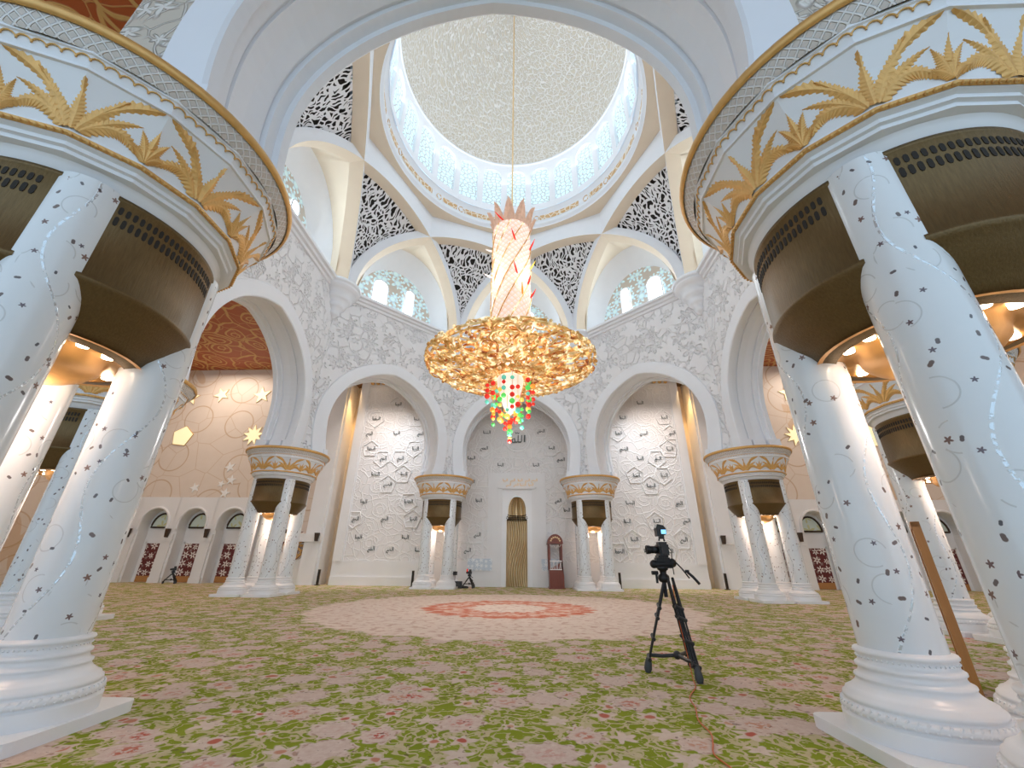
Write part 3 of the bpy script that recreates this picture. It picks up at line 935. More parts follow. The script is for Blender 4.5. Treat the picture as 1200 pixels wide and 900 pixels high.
cl_pos = []
for (sx, sy, lab) in (
    (-1, -1, 'giant inlaid column cluster at the left picture edge, palm capital cut off by the frame'),
    (1, -1, 'giant inlaid column cluster at the right picture edge, on stepped white plinths'),
    (-2, -1, 'column cluster half hidden behind the giant left columns'),
    (2, -1, 'column cluster half hidden behind the giant right columns'),
    (-2, 1, 'column cluster with gilded capital between the left wall doors and the calligraphy wall'),
    (2, 1, 'column cluster with gilded capital right of the big tripod'),
    (-1, 1, 'slim far column cluster just left of the golden niche'),
    (1, 1, 'slim far column cluster just right of the wooden pulpit')):
    x = (HS if abs(sx) == 1 else ACL)*(1 if sx > 0 else -1)
    y = CY + (ACL if abs(sx) == 1 else HS)*sy
    if abs(sx) == 1 and sy < 0: x *= .992; y -= .10
    cl_pos.append((x, y, lab))
index_kids()
clusters = []
for j, (x, y, lab) in enumerate(cl_pos):
    if j == 0:
        proto.location = (x, y, 0); proto['label'] = lab; clusters.append(proto)
    else:
        clusters.append(dup(proto, (x, y, 0), 0, lab))
# the palm pattern of the clusters on the other side is turned by half a period
for o in SC.objects:
    if o.name.startswith('palm_frieze') and o.parent.parent.location.x < 0: o.rotation_euler = (0, 0, PI/8)


# ------------------------------------------------------------------ far (calligraphy) wall
YQ = 30.5; ZQ = 15.3
def wall_rect(m, x0, x1, z0, z1, y, mi=0):
    m.poly([(x0, y, z0), (x1, y, z0), (x1, y, z1), (x0, y, z1)], mi, [(x0, z0), (x1, z0), (x1, z1), (x0, z1)])
m = MB()
MW = 1.08                   # half width of the recess of the niche
wall_rect(m, -12.25, -2.05, 1.55, ZQ-.5, YQ); wall_rect(m, 2.05, 12.25, 1.55, ZQ-.5, YQ)
wall_rect(m, -2.05, 2.05, 7.6, ZQ-.5, YQ)
qw = m.build('wall_far_carved', [M['qibla']]); struct(qw)
m = MB()
# plain dado, frame of the niche, frame of the panel
for (x0, x1) in ((-12.9, -1.3), (1.3, 12.9)):
    m.box(x0, x1, YQ-.06, YQ+.2, .55, 1.55); m.box(x0, x1, YQ-.14, YQ+.2, 0, .55)
m.box(-12.9, 12.9, YQ-.06, YQ+.2, ZQ-.5, ZQ)
for s in (-1, 1):
    x0, x1 = sorted((s*12.25, s*12.9)); m.box(x0, x1, YQ-.12, YQ+.2, 1.5, ZQ)
    x0, x1 = sorted((s*12.15, s*12.3)); m.box(x0, x1, YQ-.05, YQ+.2, 1.5, ZQ-.4)
    x0, x1 = sorted((s*MW, s*2.1)); m.box(x0, x1, YQ-.10, YQ+.4, 0, 6.45)
    x0, x1 = sorted((s*1.32, s*1.42)); m.box(x0, x1, YQ-.16, YQ, 0, 6.6)
    x0, x1 = sorted((s*2.35, s*2.48)); m.box(x0, x1, YQ-.05, YQ, 1.7, 4.2)
m.box(-2.1, 2.1, YQ-.10, YQ+.4, 6.45, 7.65)
m.box(-1.42, 1.42, YQ-.16, YQ, 6.5, 6.62)
m.build('white_frame', M['stone'], qw)
# side pieces : recess with gold lamplight put into its cream colour, and outer pilaster
for s, nm in ((-1, 'left'), (1, 'right')):
    m = MB()
    m.poly([(s*12.9, YQ+.2, 0), (s*13.5, YQ+1.4, 0), (s*13.5, YQ+1.4, ZQ), (s*12.9, YQ+.2, ZQ)], 1)
    m.poly([(s*13.5, YQ+1.4, 0), (s*14.0, YQ+1.4, 0), (s*14.0, YQ+1.4, ZQ), (s*13.5, YQ+1.4, ZQ)], 1)
    x0, x1 = sorted((s*13.95, s*15.05)); m.box(x0, x1, YQ-.3, YQ+1.5, 0, Z_CEIL, 0)
    x0, x1 = sorted((s*13.8, s*13.97)); m.box(x0, x1, YQ-.1, YQ+1.5, 0, Z_CEIL, 0)
    x0, x1 = sorted((s*13.9, s*18.0)); m.box(x0, x1, YQ-.4, YQ+1.5, 2.75, 3.3, 0)
    x0, x1 = sorted((s*15.0, s*18.0)); m.box(x0, x1, YQ+.0, YQ+1.5, 0, 2.75, 0)
    struct(m.build('wall_pilaster_' + nm, [M['stone'], M['cream']]))
m = MB(); m.box(-14, 14, 29.4, 32.2, ZQ, ZQ+.3); m.box(-14, -6.5, 27.6, 29.4, ZQ, ZQ+.3); m.box(6.5, 14, 27.6, 29.4, ZQ, ZQ+.3); m.box(-14, -6.5, 27.5, 27.7, ZQ, Z_CEIL); m.box(6.5, 14, 27.5, 27.7, ZQ, Z_CEIL)
struct(m.build('ceiling_far', M['ceil_gold']))
for (x, y, lab) in ((-12.05, 28.9, 'lit round ceiling spot above the left calligraphy bay, outer one'), (-11.2, 29.1, 'lit round ceiling spot above the left calligraphy bay, inner one'),
                    (12.0, 28.9, 'lit round ceiling spot above the right calligraphy bay, outer one'), (11.0, 29.1, 'lit round ceiling spot above the right calligraphy bay, inner one')):
    r = thing('ceiling_spot', lab, 'light', (x, y, ZQ), 0, 'ceiling spots of the calligraphy wall')
    m = MB(); m.lathe([(.16, 0), (.22, -.03), (.24, 0)], 20); m.build('ring', M['gold'], r)
    m = MB(); m.lathe([(.01, -.012), (.17, -.012)], 20); m.build('lens', M['spot_lens'], r)
# rosettes of the carved plaster on the gold band
m = MB()
for s in (-1, 1):
    for q in range(3):
        m.ball((s*(12.0 - q*.45), 30.3, ZQ-.25), .16, 0, 8, 6)
m.build('corner_rosettes', M['gold'], qw)

# calligraphy : raised pentagons and dark words
WORDS = [(-9.79,13.22),(-11.37,12.0),(-8.12,11.95),(-11.8,10.75),(-9.63,10.79),(-7.72,10.74),(-11.41,9.54),(-8.0,9.54),(-10.41,8.77),(-9.08,8.77),(-10.78,7.56),(-8.67,7.56),(-9.74,6.8),(-11.43,5.53),(-8.03,5.54),(-11.85,4.31),(-9.7,4.33),(-7.6,4.32),(-11.42,3.08),(-8.05,3.08),(-10.39,2.32),(-9.04,2.28),(-7.02,2.26),
 (9.7,13.25),(8.2,12.0),(11.45,12.03),(7.75,10.75),(9.75,10.75),(11.85,10.78),(8.1,9.5),(11.5,9.5),(9.19,8.78),(10.5,8.78),(8.75,7.5),(10.8,7.51),(9.8,6.74),(8.14,5.51),(11.55,5.5),(7.74,4.25),(9.82,4.27),(11.9,4.3),(8.1,3.05),(11.5,3.05),(9.05,2.3),(10.4,2.3),(7.06,2.26),
 (-3.54,8.8),(-1.35,8.26),(1.33,8.26),(3.28,8.69),(-2.59,9.57),(2.55,9.57),(-2.41,10.83),(1.82,10.93),(-2.9,5.64),(2.9,5.66),(-2.9,3.3),(-3.55,2.27),(3.5,5.0),(-3.5,7.0),(3.4,7.0)]
def stroke(m, pts, w, y, mi=0):
    """flat pen stroke with a small thickness on the wall"""
    n = len(pts); L = []; R = []
    for i in range(n):
        a = pts[max(i-1, 0)]; b = pts[min(i+1, n-1)]
        dx, dz = b[0]-a[0], b[1]-a[1]; l = sqrt(dx*dx+dz*dz)+1e-9
        ww = 1.5*w*(.55 + .45*abs(dx/l)) if n > 2 else 1.4*w
        L.append((pts[i][0]-dz/l*ww/2, y, pts[i][1]+dx/l*ww/2)); R.append((pts[i][0]+dz/l*ww/2, y, pts[i][1]-dx/l*ww/2))
    m.grid([L, R], mi, None, False)
def word(m, x, z, rnd, sc, y):
    """joined script written right to left: alef, lam, then a body with teeth, loops, dots and a tail"""
    p = x + .38*sc
    stroke(m, [(p, z-.02*sc), (p+.01*sc, z+.30*sc)], .045*sc, y)
    p -= .09*sc
    stroke(m, [(p+.01*sc, z+.33*sc), (p, z+.1*sc), (p-.02*sc, z+.01*sc), (p-.10*sc, z)], .05*sc, y)
    p -= .10*sc
    for _ in range(rnd.choice((2, 2, 3))):
        kind = rnd.choice(('tooth', 'loop', 'hook', 'tooth'))
        w = .15*sc
        if kind == 'tooth': stroke(m, [(p, z), (p-w*.5, z), (p-w*.55, z+.12*sc), (p-w*.6, z), (p-w, z)], .05*sc, y)
        elif kind == 'loop': stroke(m, [(p, z)] + [(p-w*.5+w*.35*cos(t_), z+.06*sc+.07*sc*sin(t_)) for t_ in [i_*.9-1.2 for i_ in range(8)]] + [(p-w, z)], .045*sc, y)
        else: stroke(m, [(p, z), (p-w*.3, z+.11*sc), (p-w, z+.03*sc)], .05*sc, y)
        if rnd.random() < .55:
            zz = z + rnd.choice((.22, -.12))*sc
            for dx in ([0] if rnd.random() < .5 else [-.035, .035]):
                m.poly([(p-w/2+(dx-.025)*sc, y, zz), (p-w/2+dx*sc, y, zz-.03*sc), (p-w/2+(dx+.025)*sc, y, zz), (p-w/2+dx*sc, y, zz+.03*sc)])
        p -= w
    stroke(m, [(p, z), (p-.06*sc, z-.06*sc), (p-.03*sc, z-.13*sc), (p+.10*sc, z-.15*sc)] if rnd.random() < .5 else [(p, z), (p-.03*sc, z+.30*sc)], .05*sc, y)
rnd = random.Random(3)
m = MB(); pm = MB()
for (x, z) in WORDS:
    word(m, x, z - .08, rnd, .86 if abs(x) > 4 else .8, YQ-.05)
    if abs(x) < 4 or rnd.random() < .5:
        rr_ = rnd.uniform(.62, .74); r0 = PI/2 if rnd.random() < .5 else -PI/2
        pts = [(x + rr_*cos(r0 + 2*PI*j/5), YQ-.02, z + rr_*sin(r0 + 2*PI*j/5)) for j in range(5)]
        pm.tube(pts + [pts[0]], .04, 5)
# the word above the niche
x, z, sc = 0.0, 10.05, 1.35
Y_ = YQ-.05
stroke(m, [(x+.42*sc, z), (x+.43*sc, z+.42*sc)], .06*sc, Y_)
stroke(m, [(x+.26*sc, z+.42*sc), (x+.25*sc, z+.05*sc), (x+.2*sc, z), (x+.05*sc, z)], .06*sc, Y_)
stroke(m, [(x+.06*sc, z+.42*sc), (x+.05*sc, z+.05*sc), (x, z), (x-.15*sc, z)], .06*sc, Y_)
stroke(m, [(x-.12*sc, z), (x-.15*sc, z+.22*sc), (x-.28*sc, z+.16*sc), (x-.26*sc, z-.02*sc), (x-.12*sc, z)], .06*sc, Y_)
stroke(m, [(x+.12*sc, z+.56*sc), (x+.06*sc, z+.5*sc), (x, z+.57*sc), (x-.06*sc, z+.5*sc), (x-.12*sc, z+.6*sc)], .04*sc, Y_)
pts = [(1.0*cos(2*PI*j/40), YQ-.02, 10.3 + 1.0*sin(2*PI*j/40)) for j in range(41)]; pm.tube(pts, .035, 5)
pts = [(.8*cos(2*PI*j/40), YQ-.02, 10.3 + .8*sin(2*PI*j/40)) for j in range(41)]; pm.tube(pts, .025, 5)
m.build('lettering', M['letter'], qw); pm.build('raised_outline', M['white_line'], qw)
# two rows of gilded script over the niche
m = MB()
for row, z in ((0, 7.05), (1, 6.72)):
    x = 1.25 if row == 0 else .95
    while x > (-1.35 if row == 0 else -1.0):
        word(m, x, z, rnd, .62, YQ-.12); x -= .55
m.build('gilded_script', M['gold_pale'], qw)

# white light fretwork at the foot of the niche frame is part of the stone; the golden niche itself
nz = thing('prayer_niche', 'tall golden rippled prayer niche with scalloped half dome in the calligraphy wall', 'niche', (0, YQ, 0))
m = MB()
HW, ZS_ = .74, 5.2
rows = []; uvs = []
for z in [0, .6, 1.2, 1.8, 2.4, 3.0, 3.6, 4.1, 4.35, 4.62]:
    rows.append([(HW*cos(PI - PI*j/24)*1.0, .05 + .75*sin(PI*j/24), z) for j in range(25)])
    uvs.append([(HW*(-1 + 2*j/24)*1.2, z) for j in range(25)])
m.grid(rows, 0, uvs, True)
m.build('rippled_lining', M['mihrab_gold'], nz)
m = MB()
rows = []; uvs = []
HD = .62
for i in range(9):
    z = 4.55 + .45*min(i, 2)/2 if i <= 2 else 5.0 + .95*sin((i-2)/6*PI/2)
    r = HD if i <= 2 else HD*cos((i-2)/6*PI/2*.97)
    rows.append([(r*cos(PI - PI*j/32)*(1 + .05*cos(j*PI)), .05 + .7*r/HD*sin(PI*j/32)*(1 + .05*cos(j*PI)), z) for j in range(33)])
    uvs.append([(HD*(-1 + 2*j/32)*1.2, z*.15) for j in range(33)])
m.grid(rows, 0, uvs, False)
m.build('half_dome', M['mihrab_gold'], nz)
m = MB()
for (z, r, q_) in ((4.34, .70, 15), (4.44, .74, 15), (4.54, .70, 15), (4.66, .64, 13)):
    for j in range(q_ + 1):
        a = PI*j/q_
        m.ball((r*cos(a), .02 + .66*sin(a), z), .05, 0, 6, 4)
    m.tube([(r*cos(PI*j/24), .04 + .66*sin(PI*j/24), z) for j in range(25)], .02, 4)
m.build('beaded_band', M['brown'], nz)
m = MB()
# white spandrel with arched opening
op = [(-HW, 0), (-HW, 4.3), (-HD-.02, 4.4), (-HD-.02, 5.0)] + [(HD*1.03*cos(PI - PI*j/16), 5.0 + .98*sin(PI*j/16)) for j in range(1, 16)] + [(HD+.02, 5.0), (HD+.02, 4.4), (HW, 4.3), (HW, 0)]
ou = [(-MW, 0), (-MW, 4.3), (-MW, 4.4), (-MW, 5.0)] + [(max(-MW, min(MW, 1.9*cos(PI - PI*j/16))), min(6.46, 5.0 + 2.4*sin(PI*j/16))) for j in range(1, 16)] + [(MW, 5.0), (MW, 4.4), (MW, 4.3), (MW, 0)]
m.grid([[(x_, .0, z_) for x_, z_ in op], [(x_, .0, z_) for x_, z_ in ou]], 0, None, False)
m.grid([[(x_, .0, z_) for x_, z_ in op], [(x_, .12, z_) for x_, z_ in op]], 0, None, False)
m.build('white_surround', M['marble'], nz)

# pierced lit panels beside the niche
k = N('white_fretwork_panel'); uv = k.coord('UV')
m1, r1_, q1, a1 = k.flower(uv, 3.2, .16, 6, .5, .4, .15)
M['fret'] = k.fin(k.mix(m1, (.62, .70, .78), (.92, .95, .97)), .25)
for s, lab in ((-1, 'low white star fretwork panel left of the golden niche'), (1, 'low white star fretwork panel between golden niche and pulpit')):
    m = MB(); m.box(s*2.55-.85 if s > 0 else -3.4, 3.1 if s > 0 else -1.7, -.03, 0, 1.0, 1.75)
    for f in range(len(m.f)): m.uv[f] = [(m.v[i][0], m.v[i][2]) for i in m.f[f]]
    o = m.build('fretwork_panel', M['fret']); o.location = (0, YQ-.14, 0); tag(o, lab, 'panel', 'fretwork panels by the niche')

# ------------------------------------------------------------------ side parts of the far wall: niches with doors
YS = 31.0
def side_wall(s, nm):
    m = MB(); hw_, zs, ra = .98, 3.55, 1.02
    xs = [s*(18.3 + 2.96*q) for q in range(5)]
    arch = [(-hw_, 0), (-hw_, 3.3), (-ra, zs)] + [(ra*cos(PI - PI*j/14), 3.95 + ra*sin(PI*j/14)*1.1) for j in range(15)] + [(ra, zs), (hw_, 3.3), (hw_, 0)]
    for xc in xs:
        outp = rect_map(arch, 1.49, 0, 5.9, 3.4)
        outp[0] = [-1.49, 0]; outp[-1] = [1.49, 0]
        m.grid([[(xc + x_, YS, z_) for x_, z_ in arch], [(xc + x_, YS, z_) for x_, z_ in outp]], 1, [[(x_, z_) for x_, z_ in arch], [(x_, z_) for x_, z_ in outp]], False)
        m.grid([[(xc + x_, YS, z_) for x_, z_ in arch], [(xc + x_, YS + .85, z_) for x_, z_ in arch]], 1, None, False)
        m.poly([(xc + x_, YS + .83, z_) for x_, z_ in arch], 1)
        # raised arch moulding
        ring = [(xc + x_*1.08, YS-.02, z_ + (.06 if z_ > 3.9 else 0)) for x_, z_ in arch[2:-2]]
        m.tube(ring, .09, 6, 1)
        x0, x1 = xc - 1.49 - .42, xc - 1.49 + .42
        m.box(x0, x1, YS-.16, YS+.05, 2.75, 3.25, 1); m.box(x0+.08, x1-.08, YS-.1, YS+.05, .35, 2.75, 1); m.box(x0, x1, YS-.16, YS+.05, 0, .35, 1)
    xa, xb = sorted((s*13.9, s*34))
    wall_rect(m, xa, xb, 5.9, Z_CEIL + .1, YS)
    x0, x1 = sorted((s*13.9, s*(18.3-1.49))); wall_rect(m, x0, x1, 0, 5.9, YS)
    x0, x1 = sorted((s*(xs[-1]*s + 1.49), s*34)); wall_rect(m, x0, x1, 0, 5.9, YS)
    struct(m.build('wall_side_' + nm, [M['pink_wall'], M['stone']]))
    return xs
order = {}
for s, nm in ((-1, 'left'), (1, 'right')):
    xs = side_wall(s, nm)
    for q, xc in enumerate(xs):
        dn = (0 if s < 0 else 10) + q + 1
        # door : dark red leaf with star flowers, orange brown kick board
        root = bpy.data.objects.new('door_%d' % dn, None); C.objects.link(root); root.location = (xc - s*0, YS + .76, 0); struct(root)
        m = MB(); m.box(-.62, .62, -.05, .05, .42, 2.62)
        for f in range(len(m.f)): m.uv[f] = [(m.v[i][0] + q*2.0, m.v[i][2]) for i in m.f[f]]
        m.build('door_leaf', M['door_red'], root)
        m = MB(); m.box(-.62, .62, -.06, .05, .02, .42); m.build('kick_board', M['wood_orange'], root)
        m = MB()
        m.box(-.72, -.62, -.08, .08, 0, 2.72); m.box(.62, .72, -.08, .08, 0, 2.72); m.box(-.72, .72, -.08, .08, 2.62, 2.72)
        m.build('door_frame', M['stone'], root)
        # half round window over it
        pts = [(.78*cos(PI*j/14), 3.75 + 1.0*sin(PI*j/14)) for j in range(15)]
        m = MB(); m.prism(pts, lambda p: (xc + p[0], YS+.76, p[1]), lambda p: (xc + p[0], YS+.8, p[1]))
        for f in range(len(m.f)): m.uv[f] = [(m.v[i][0], m.v[i][2]) for i in m.f[f]]
        w = m.build('window_%d' % (60 + dn), M['green_glass']); struct(w)
        m = MB(); p3 = [(xc + p[0], YS+.74, p[1]) for p in pts]; m.tube(p3 + [p3[0]], .07, 6); m.build('window_frame', M['brown'], w)
        # wedge shaped up-lighter on the pier
        m = MB(); a_ = [(-.16, .35), (.16, .35), (.08, -.25), (-.08, -.25)]
        xp = xc - s*1.49
        m.prism(a_, lambda p: (xp + p[0], YS-.36, 3.25 + p[1]), lambda p: (xp + p[0]*.8, YS-.16, 3.25 + p[1]))
        ll = ('first', 'second', 'third', 'fourth', 'fifth')[q]
        o = m.build('wall_lamp', M['brown']); tag(o, 'dark wedge lamp, %s from the middle on the %s door wall' % (ll, nm), 'lamp', 'wedge lamps on the door piers')
# star shaped lit glass on the side walls
def star_pts(n, R, r, rot=PI/2):
    P = []
    for j in range(2*n):
        a = rot + PI*j/n; q = R if j % 2 == 0 else r
        P.append((q*cos(a), q*sin(a)))
    return P
def star(x, z, kind, R, lab, rot=PI/2):
    if kind == 'penta': P = [(R*cos(rot + 2*PI*j/5), R*sin(rot + 2*PI*j/5)) for j in range(5)]
    elif kind == 'flower': P = star_pts(5, R, R*.42, rot)
    else: P = star_pts(9, R, R*.5, rot)
    root = thing('wall_light', lab, 'light', (x, YS, z), 0, 'lit flower lights on the side walls')
    m = MB(); m.prism(P, lambda p: (p[0], -.07, p[1]), lambda p: (p[0], -.01, p[1])); m.build('glass', M['star_glass'], root)
    m = MB(); Q = [(p[0]*1.04, p[1]*1.04) for p in P]
    m.tube([(p[0], -.04, p[1]) for p in Q + [Q[0]]], .025, 4); m.build('rim', M['gold'], root)
star(-27.7, 14.1, 'flower', .72, 'lit flower-shaped light high on left side wall, touching the columns', .3)
star(-25.1, 14.35, 'flower', .66, 'lit flower-shaped light high on left side wall, middle of the row of three', .8)
star(-21.6, 14.3, 'flower', .75, 'lit flower-shaped light high on left side wall, beside the arch edge', .5)
star(-27.3, 10.7, 'penta', .85, 'lit plain pentagon light on left side wall', .2)
star(-21.4, 10.8, 'nine', .85, 'lit nine-pointed star light on left side wall above the capital', .2)
star(21.6, 10.7, 'nine', .85, 'lit nine-pointed star light on right side wall beside the arch edge', .2)
star(27.2, 10.6, 'penta', .85, 'lit plain pentagon light on right side wall behind the columns', .2)
star(21.9, 14.3, 'flower', .75, 'lit flower-shaped light high on right side wall', .5)
# small pale flowers on the left wall
m = MB()
for (x, z, R) in ((-22.6, 8.2, .42), (-22.2, 7.2, .4), (-22.9, 6.9, .3), (-22.4, 6.2, .42), (-24.9, 6.6, .4), (22.6, 7.9, .4), (23.2, 7.1, .4)):
    P = star_pts(5, R, R*.4, rnd.random())
    m.prism(P, lambda p: (x + p[0], YS-.04, z + p[1]), lambda p: (x + p[0], YS, z + p[1]))
o = m.build('trim_21', M['white_line']); struct(o)
# gilded floral medallion on the lower wall
md = thing('wall_medallion', 'round gold and red floral medallion on the white wall behind the left middle columns', 'medallion', (-15.75, YQ-.01, 2.5))
m = MB(); m.lathe([(.0, 0), (.95, 0), (.98, .02), (.98, .05), (.9, .06)], 32)
for i_ in range(len(m.v)): x_, y_, z_ = m.v[i_]; m.v[i_] = (x_, -z_, y_)
m.build('ground', M['door_red'], md)
m = MB()
for j in range(10):
    a = 2*PI*j/10
    pts = [(.5*cos(a) + .34*cos(a + t_)*1, -.08, .5*sin(a) + .34*sin(a + t_)) for t_ in [i_*.7 for i_ in range(10)]]
    m.tube(pts, .055, 5)
m.ball((0, -.06, 0), .24, 0, 10, 8)
m.build('gold_scrolls', M['gold'], md)
# ceilings and closing walls of the side halls
m = MB()
for (x0, x1, y0, y1) in ((-36, -13.2, -9, 32), (13.2, 36, -9, 32), (-13.2, 13.2, -9, CY-13.2), (-13.2, 13.2, CY+13.2, 32)):
    m.poly([(x0, y0, Z_CEIL), (x1, y0, Z_CEIL), (x1, y1, Z_CEIL), (x0, y1, Z_CEIL)])
for (sx, sy) in ((-1, -1), (1, -1), (1, 1), (-1, 1)):
    e = 13.2; c_ = 13.0/SQ - 13.2
    m.poly([(sx*e, CY + sy*e, Z_CEIL), (sx*e, CY + sy*(c_-.3), Z_CEIL), (sx*(c_-.3), CY + sy*e, Z_CEIL)])
struct(m.build('ceiling_side_halls', M['ceil_orange']))
for s, nm in ((-1, 'left'), (1, 'right')):
    m = MB(); wl = [(s*33.5, -9, 0), (s*33.5, 32, 0), (s*33.5, 32, Z_CEIL), (s*33.5, -9, Z_CEIL)]
    m.poly(wl, 0, [(0, 0), (41, 0), (41, Z_CEIL), (0, Z_CEIL)]); struct(m.build('wall_outer_' + nm, M['pink_wall']))

# ------------------------------------------------------------------ pulpit
pu = thing('pulpit', 'tall red brown wooden pulpit with arched canopy right of the golden niche', 'pulpit', (2.58, 29.3, 0))
m = MB()
pts = [(-.42, 0), (.50, 0), (.50, .75), (.42, 1.58), (-.42, 1.10), (-.45, 1.1)]
m.prism(pts, lambda p: (p[0], -.55, p[1]), lambda p: (p[0], .9, p[1]))
m.box(-.47, .55, -.6, .92, 0, .07)
m.build('body', M['wood'], pu)
m = MB()
for (x0, x1) in ((-.46, -.36), (.34, .44)):
    m.box(x0, x1, -.55, -.45, 1.05, 2.75); m.box(x0, x1, .8, .9, 1.05, 2.75)
m.build('posts', M['wood'], pu)
m = MB()
can = [(-.52, 2.68)] + [(.50*cos(PI - PI*j/14), 2.75 + .52*sin(PI*j/14)) for j in range(15)] + [(.52, 2.68)]
m.prism(can, lambda p: (p[0] - .01, -.62, p[1]), lambda p: (p[0] - .01, .95, p[1]))
m.build('canopy', M['wood'], pu)
m = MB()
for j in range(7):
    a = PI*(j + .5)/7
    P = star_pts(5, .075, .035, a)
    m.prism(P, lambda p: (.30*cos(a) + p[0], -.645, 2.80 + .28*sin(a) + p[1]), lambda p: (.30*cos(a) + p[0], -.6, 2.80 + .28*sin(a) + p[1]))
m.build('inlaid_flowers', M['gold_pale'], pu)
m = MB()
m.box(-.40, .38, -.57, -.53, 1.60, 1.66); m.box(-.40, .38, -.57, -.53, 1.10, 1.15)
for j in range(7): 
    x = -.36 + j*.115
    m.bar((x, -.55, 1.13), (x + .1 if j % 2 else x - .0, -.55, 1.62), .014)
pts = [(-.36 + .72*j/20, -.55, 2.64 - .16*abs(sin(PI*j/20*3)) - (.08 if 6 < j < 14 else 0)) for j in range(21)]
m.tube(pts, .02, 5)
m.build('white_fretwork', M['white_line'], pu)

# ------------------------------------------------------------------ slender dark speaker posts by the far wall
for (x, y, lab) in ((-6.75, 29.0, 'slender dark speaker post left of the slim far left columns'), (6.65, 29.0, 'slender dark speaker post right of the slim far right columns'),
                    (-13.5, 30.05, 'slender dark speaker post at the left end of the calligraphy wall'), (13.8, 30.05, 'slender dark speaker post at the right end of the calligraphy wall')):
    r = thing('speaker_post', lab, 'speaker', (x, y, 0), 0, 'slender speaker posts')
    m = MB(); m.box(-.07, .07, -.06, .06, .05, .98); m.build('body', M['brown'], r)
    m = MB(); m.box(-.055, .055, -.068, -.055, .12, .92); m.build('grille', M['dark'], r)
    m = MB(); m.box(-.13, .13, -.12, .12, 0, .05); m.build('foot', M['brown'], r)
for s, nm in ((-1, 'left'), (1, 'right')):
    m = MB(); a_ = [(-.17, .3), (.17, .3), (.09, -.25), (-.09, -.25)]
    m.prism(a_, lambda p: (s*14.1 + p[0], YQ-.62, 3.03 + p[1]), lambda p: (s*14.1 + p[0]*.8, YQ-.38, 3.03 + p[1]))
    o = m.build('wall_lamp', M['brown']); tag(o, 'dark bronze wedge lamp at the %s corner of the calligraphy wall' % nm, 'lamp', 'wedge lamps at the calligraphy wall')

# brown wooden board standing behind the right columns
r = thing('wooden_board', 'narrow orange brown wooden board standing upright behind the giant right columns', 'board', (6.62, 6.75, 0), PI*.28)
m = MB(); m.box(-.42, .42, -.035, .035, .04, 2.05); m.build('panel', M['wood_orange'], r)
m = MB(); m.box(-.45, -.40, -.05, .05, 0, 2.1); m.box(.40, .45, -.05, .05, 0, 2.1); m.box(-.45, .45, -.05, .05, 2.03, 2.1); m.build('edge_frame', M['wood_orange'], r)

# ------------------------------------------------------------------ chandelier
ch = thing('chandelier', 'huge golden crystal chandelier with glowing column hanging from the dome', 'chandelier', (0, CY, 0))
m = MB(); m.bar((0, 0, 17.5), (0, 0, 39.55), .045, seg=8); m.bar((0, 0, 17.3), (0, 0, 20.0), .08, seg=8, r2=.05)
m.build('suspension_rod', M['gold_pale'], ch)
m = MB()
rows = []; uvs = []; nz_ = 30; sg_ = 40
for i in range(nz_ + 1):
    z = 10.0 + (17.35 - 10.0)*i/nz_; rdd = .93 + .03*(i/nz_)
    rows.append([(rdd*cos(2*PI*j/sg_), rdd*sin(2*PI*j/sg_), z) for j in range(sg_)])
    uvs.append([(j/sg_*5.9375, z) for j in range(sg_ + 1)])
m.grid(rows, 0, uvs, True, closed=True)
cc = m.build('crystal_column', M['scales'], ch)
m = MB()
for q in range(9):
    path = []
    a0 = q*2*PI/9
    for j in range(26):
        f = j/25; a = a0 + f*3.3
        path.append((.98*cos(a), .98*sin(a), 10.4 + 6.9*f))
    m.tube(path, .028, 5)
m.build('spiral_band', M['chand_gold'], cc)
# coloured glass feathers
rnd = random.Random(11)
for (a, z, L_, mt) in ((-.25, 15.9, .85, 'ball_red'), (-.5, 13.6, .7, 'ball_red'), (-1.2, 14.0, .8, 'ball_red'), (-1.3, 16.0, .8, 'ball_red'), (3.3, 16.0, .9, 'crystal_clear'), (3.5, 14.2, .9, 'crystal_clear'),
                       (-.1, 14.8, .7, 'ball_yellow'), (-.9, 12.9, .8, 'ball_orange'), (-2.0, 17.4, .8, 'ball_red'), (-.1, 13.1, .7, 'ball_red')):
    p0 = Vector((.9*cos(a), .9*sin(a), z)); d = Vector((cos(a - .7), sin(a - .7), .55)).normalized()
    m = MB(); m.tube([p0 + d*(.7*L_*t_) + Vector((0, 0, .12*t_*t_)) for t_ in (0, .2, .4, .6, .8, 1)], [.025, .04, .05, .045, .03, .01], 6)
    m.build('glass_feather', M[mt], ch)
# crown of pointed leaves
for q in range(10):
    a = 2*PI*q/10 + .2
    m = MB()
    er = Vector((cos(a), sin(a), 0)); et = Vector((-sin(a), cos(a), 0))
    rows = []
    for j in range(9):
        f = j/8
        w = .36*(1 - f)**.6*(1 if j < 8 else .02) + .01
        r = .9 + .42*f**1.4; z = 17.0 + 1.55*f
        rows.append([er*(r - .1*abs(g)) + et*(w*g) + Vector((0, 0, z)) for g in (-1, -.5, 0, .5, 1)])
    m.grid(rows, 0, None, True)
    for e in (0, 2, 4): m.tube([r_[e] for r_ in rows], .03, 5)
    for j in (2, 4, 6): m.tube(rows[j], .022, 5)
    m.build('crown_leaf', M['crown_pink'], ch)
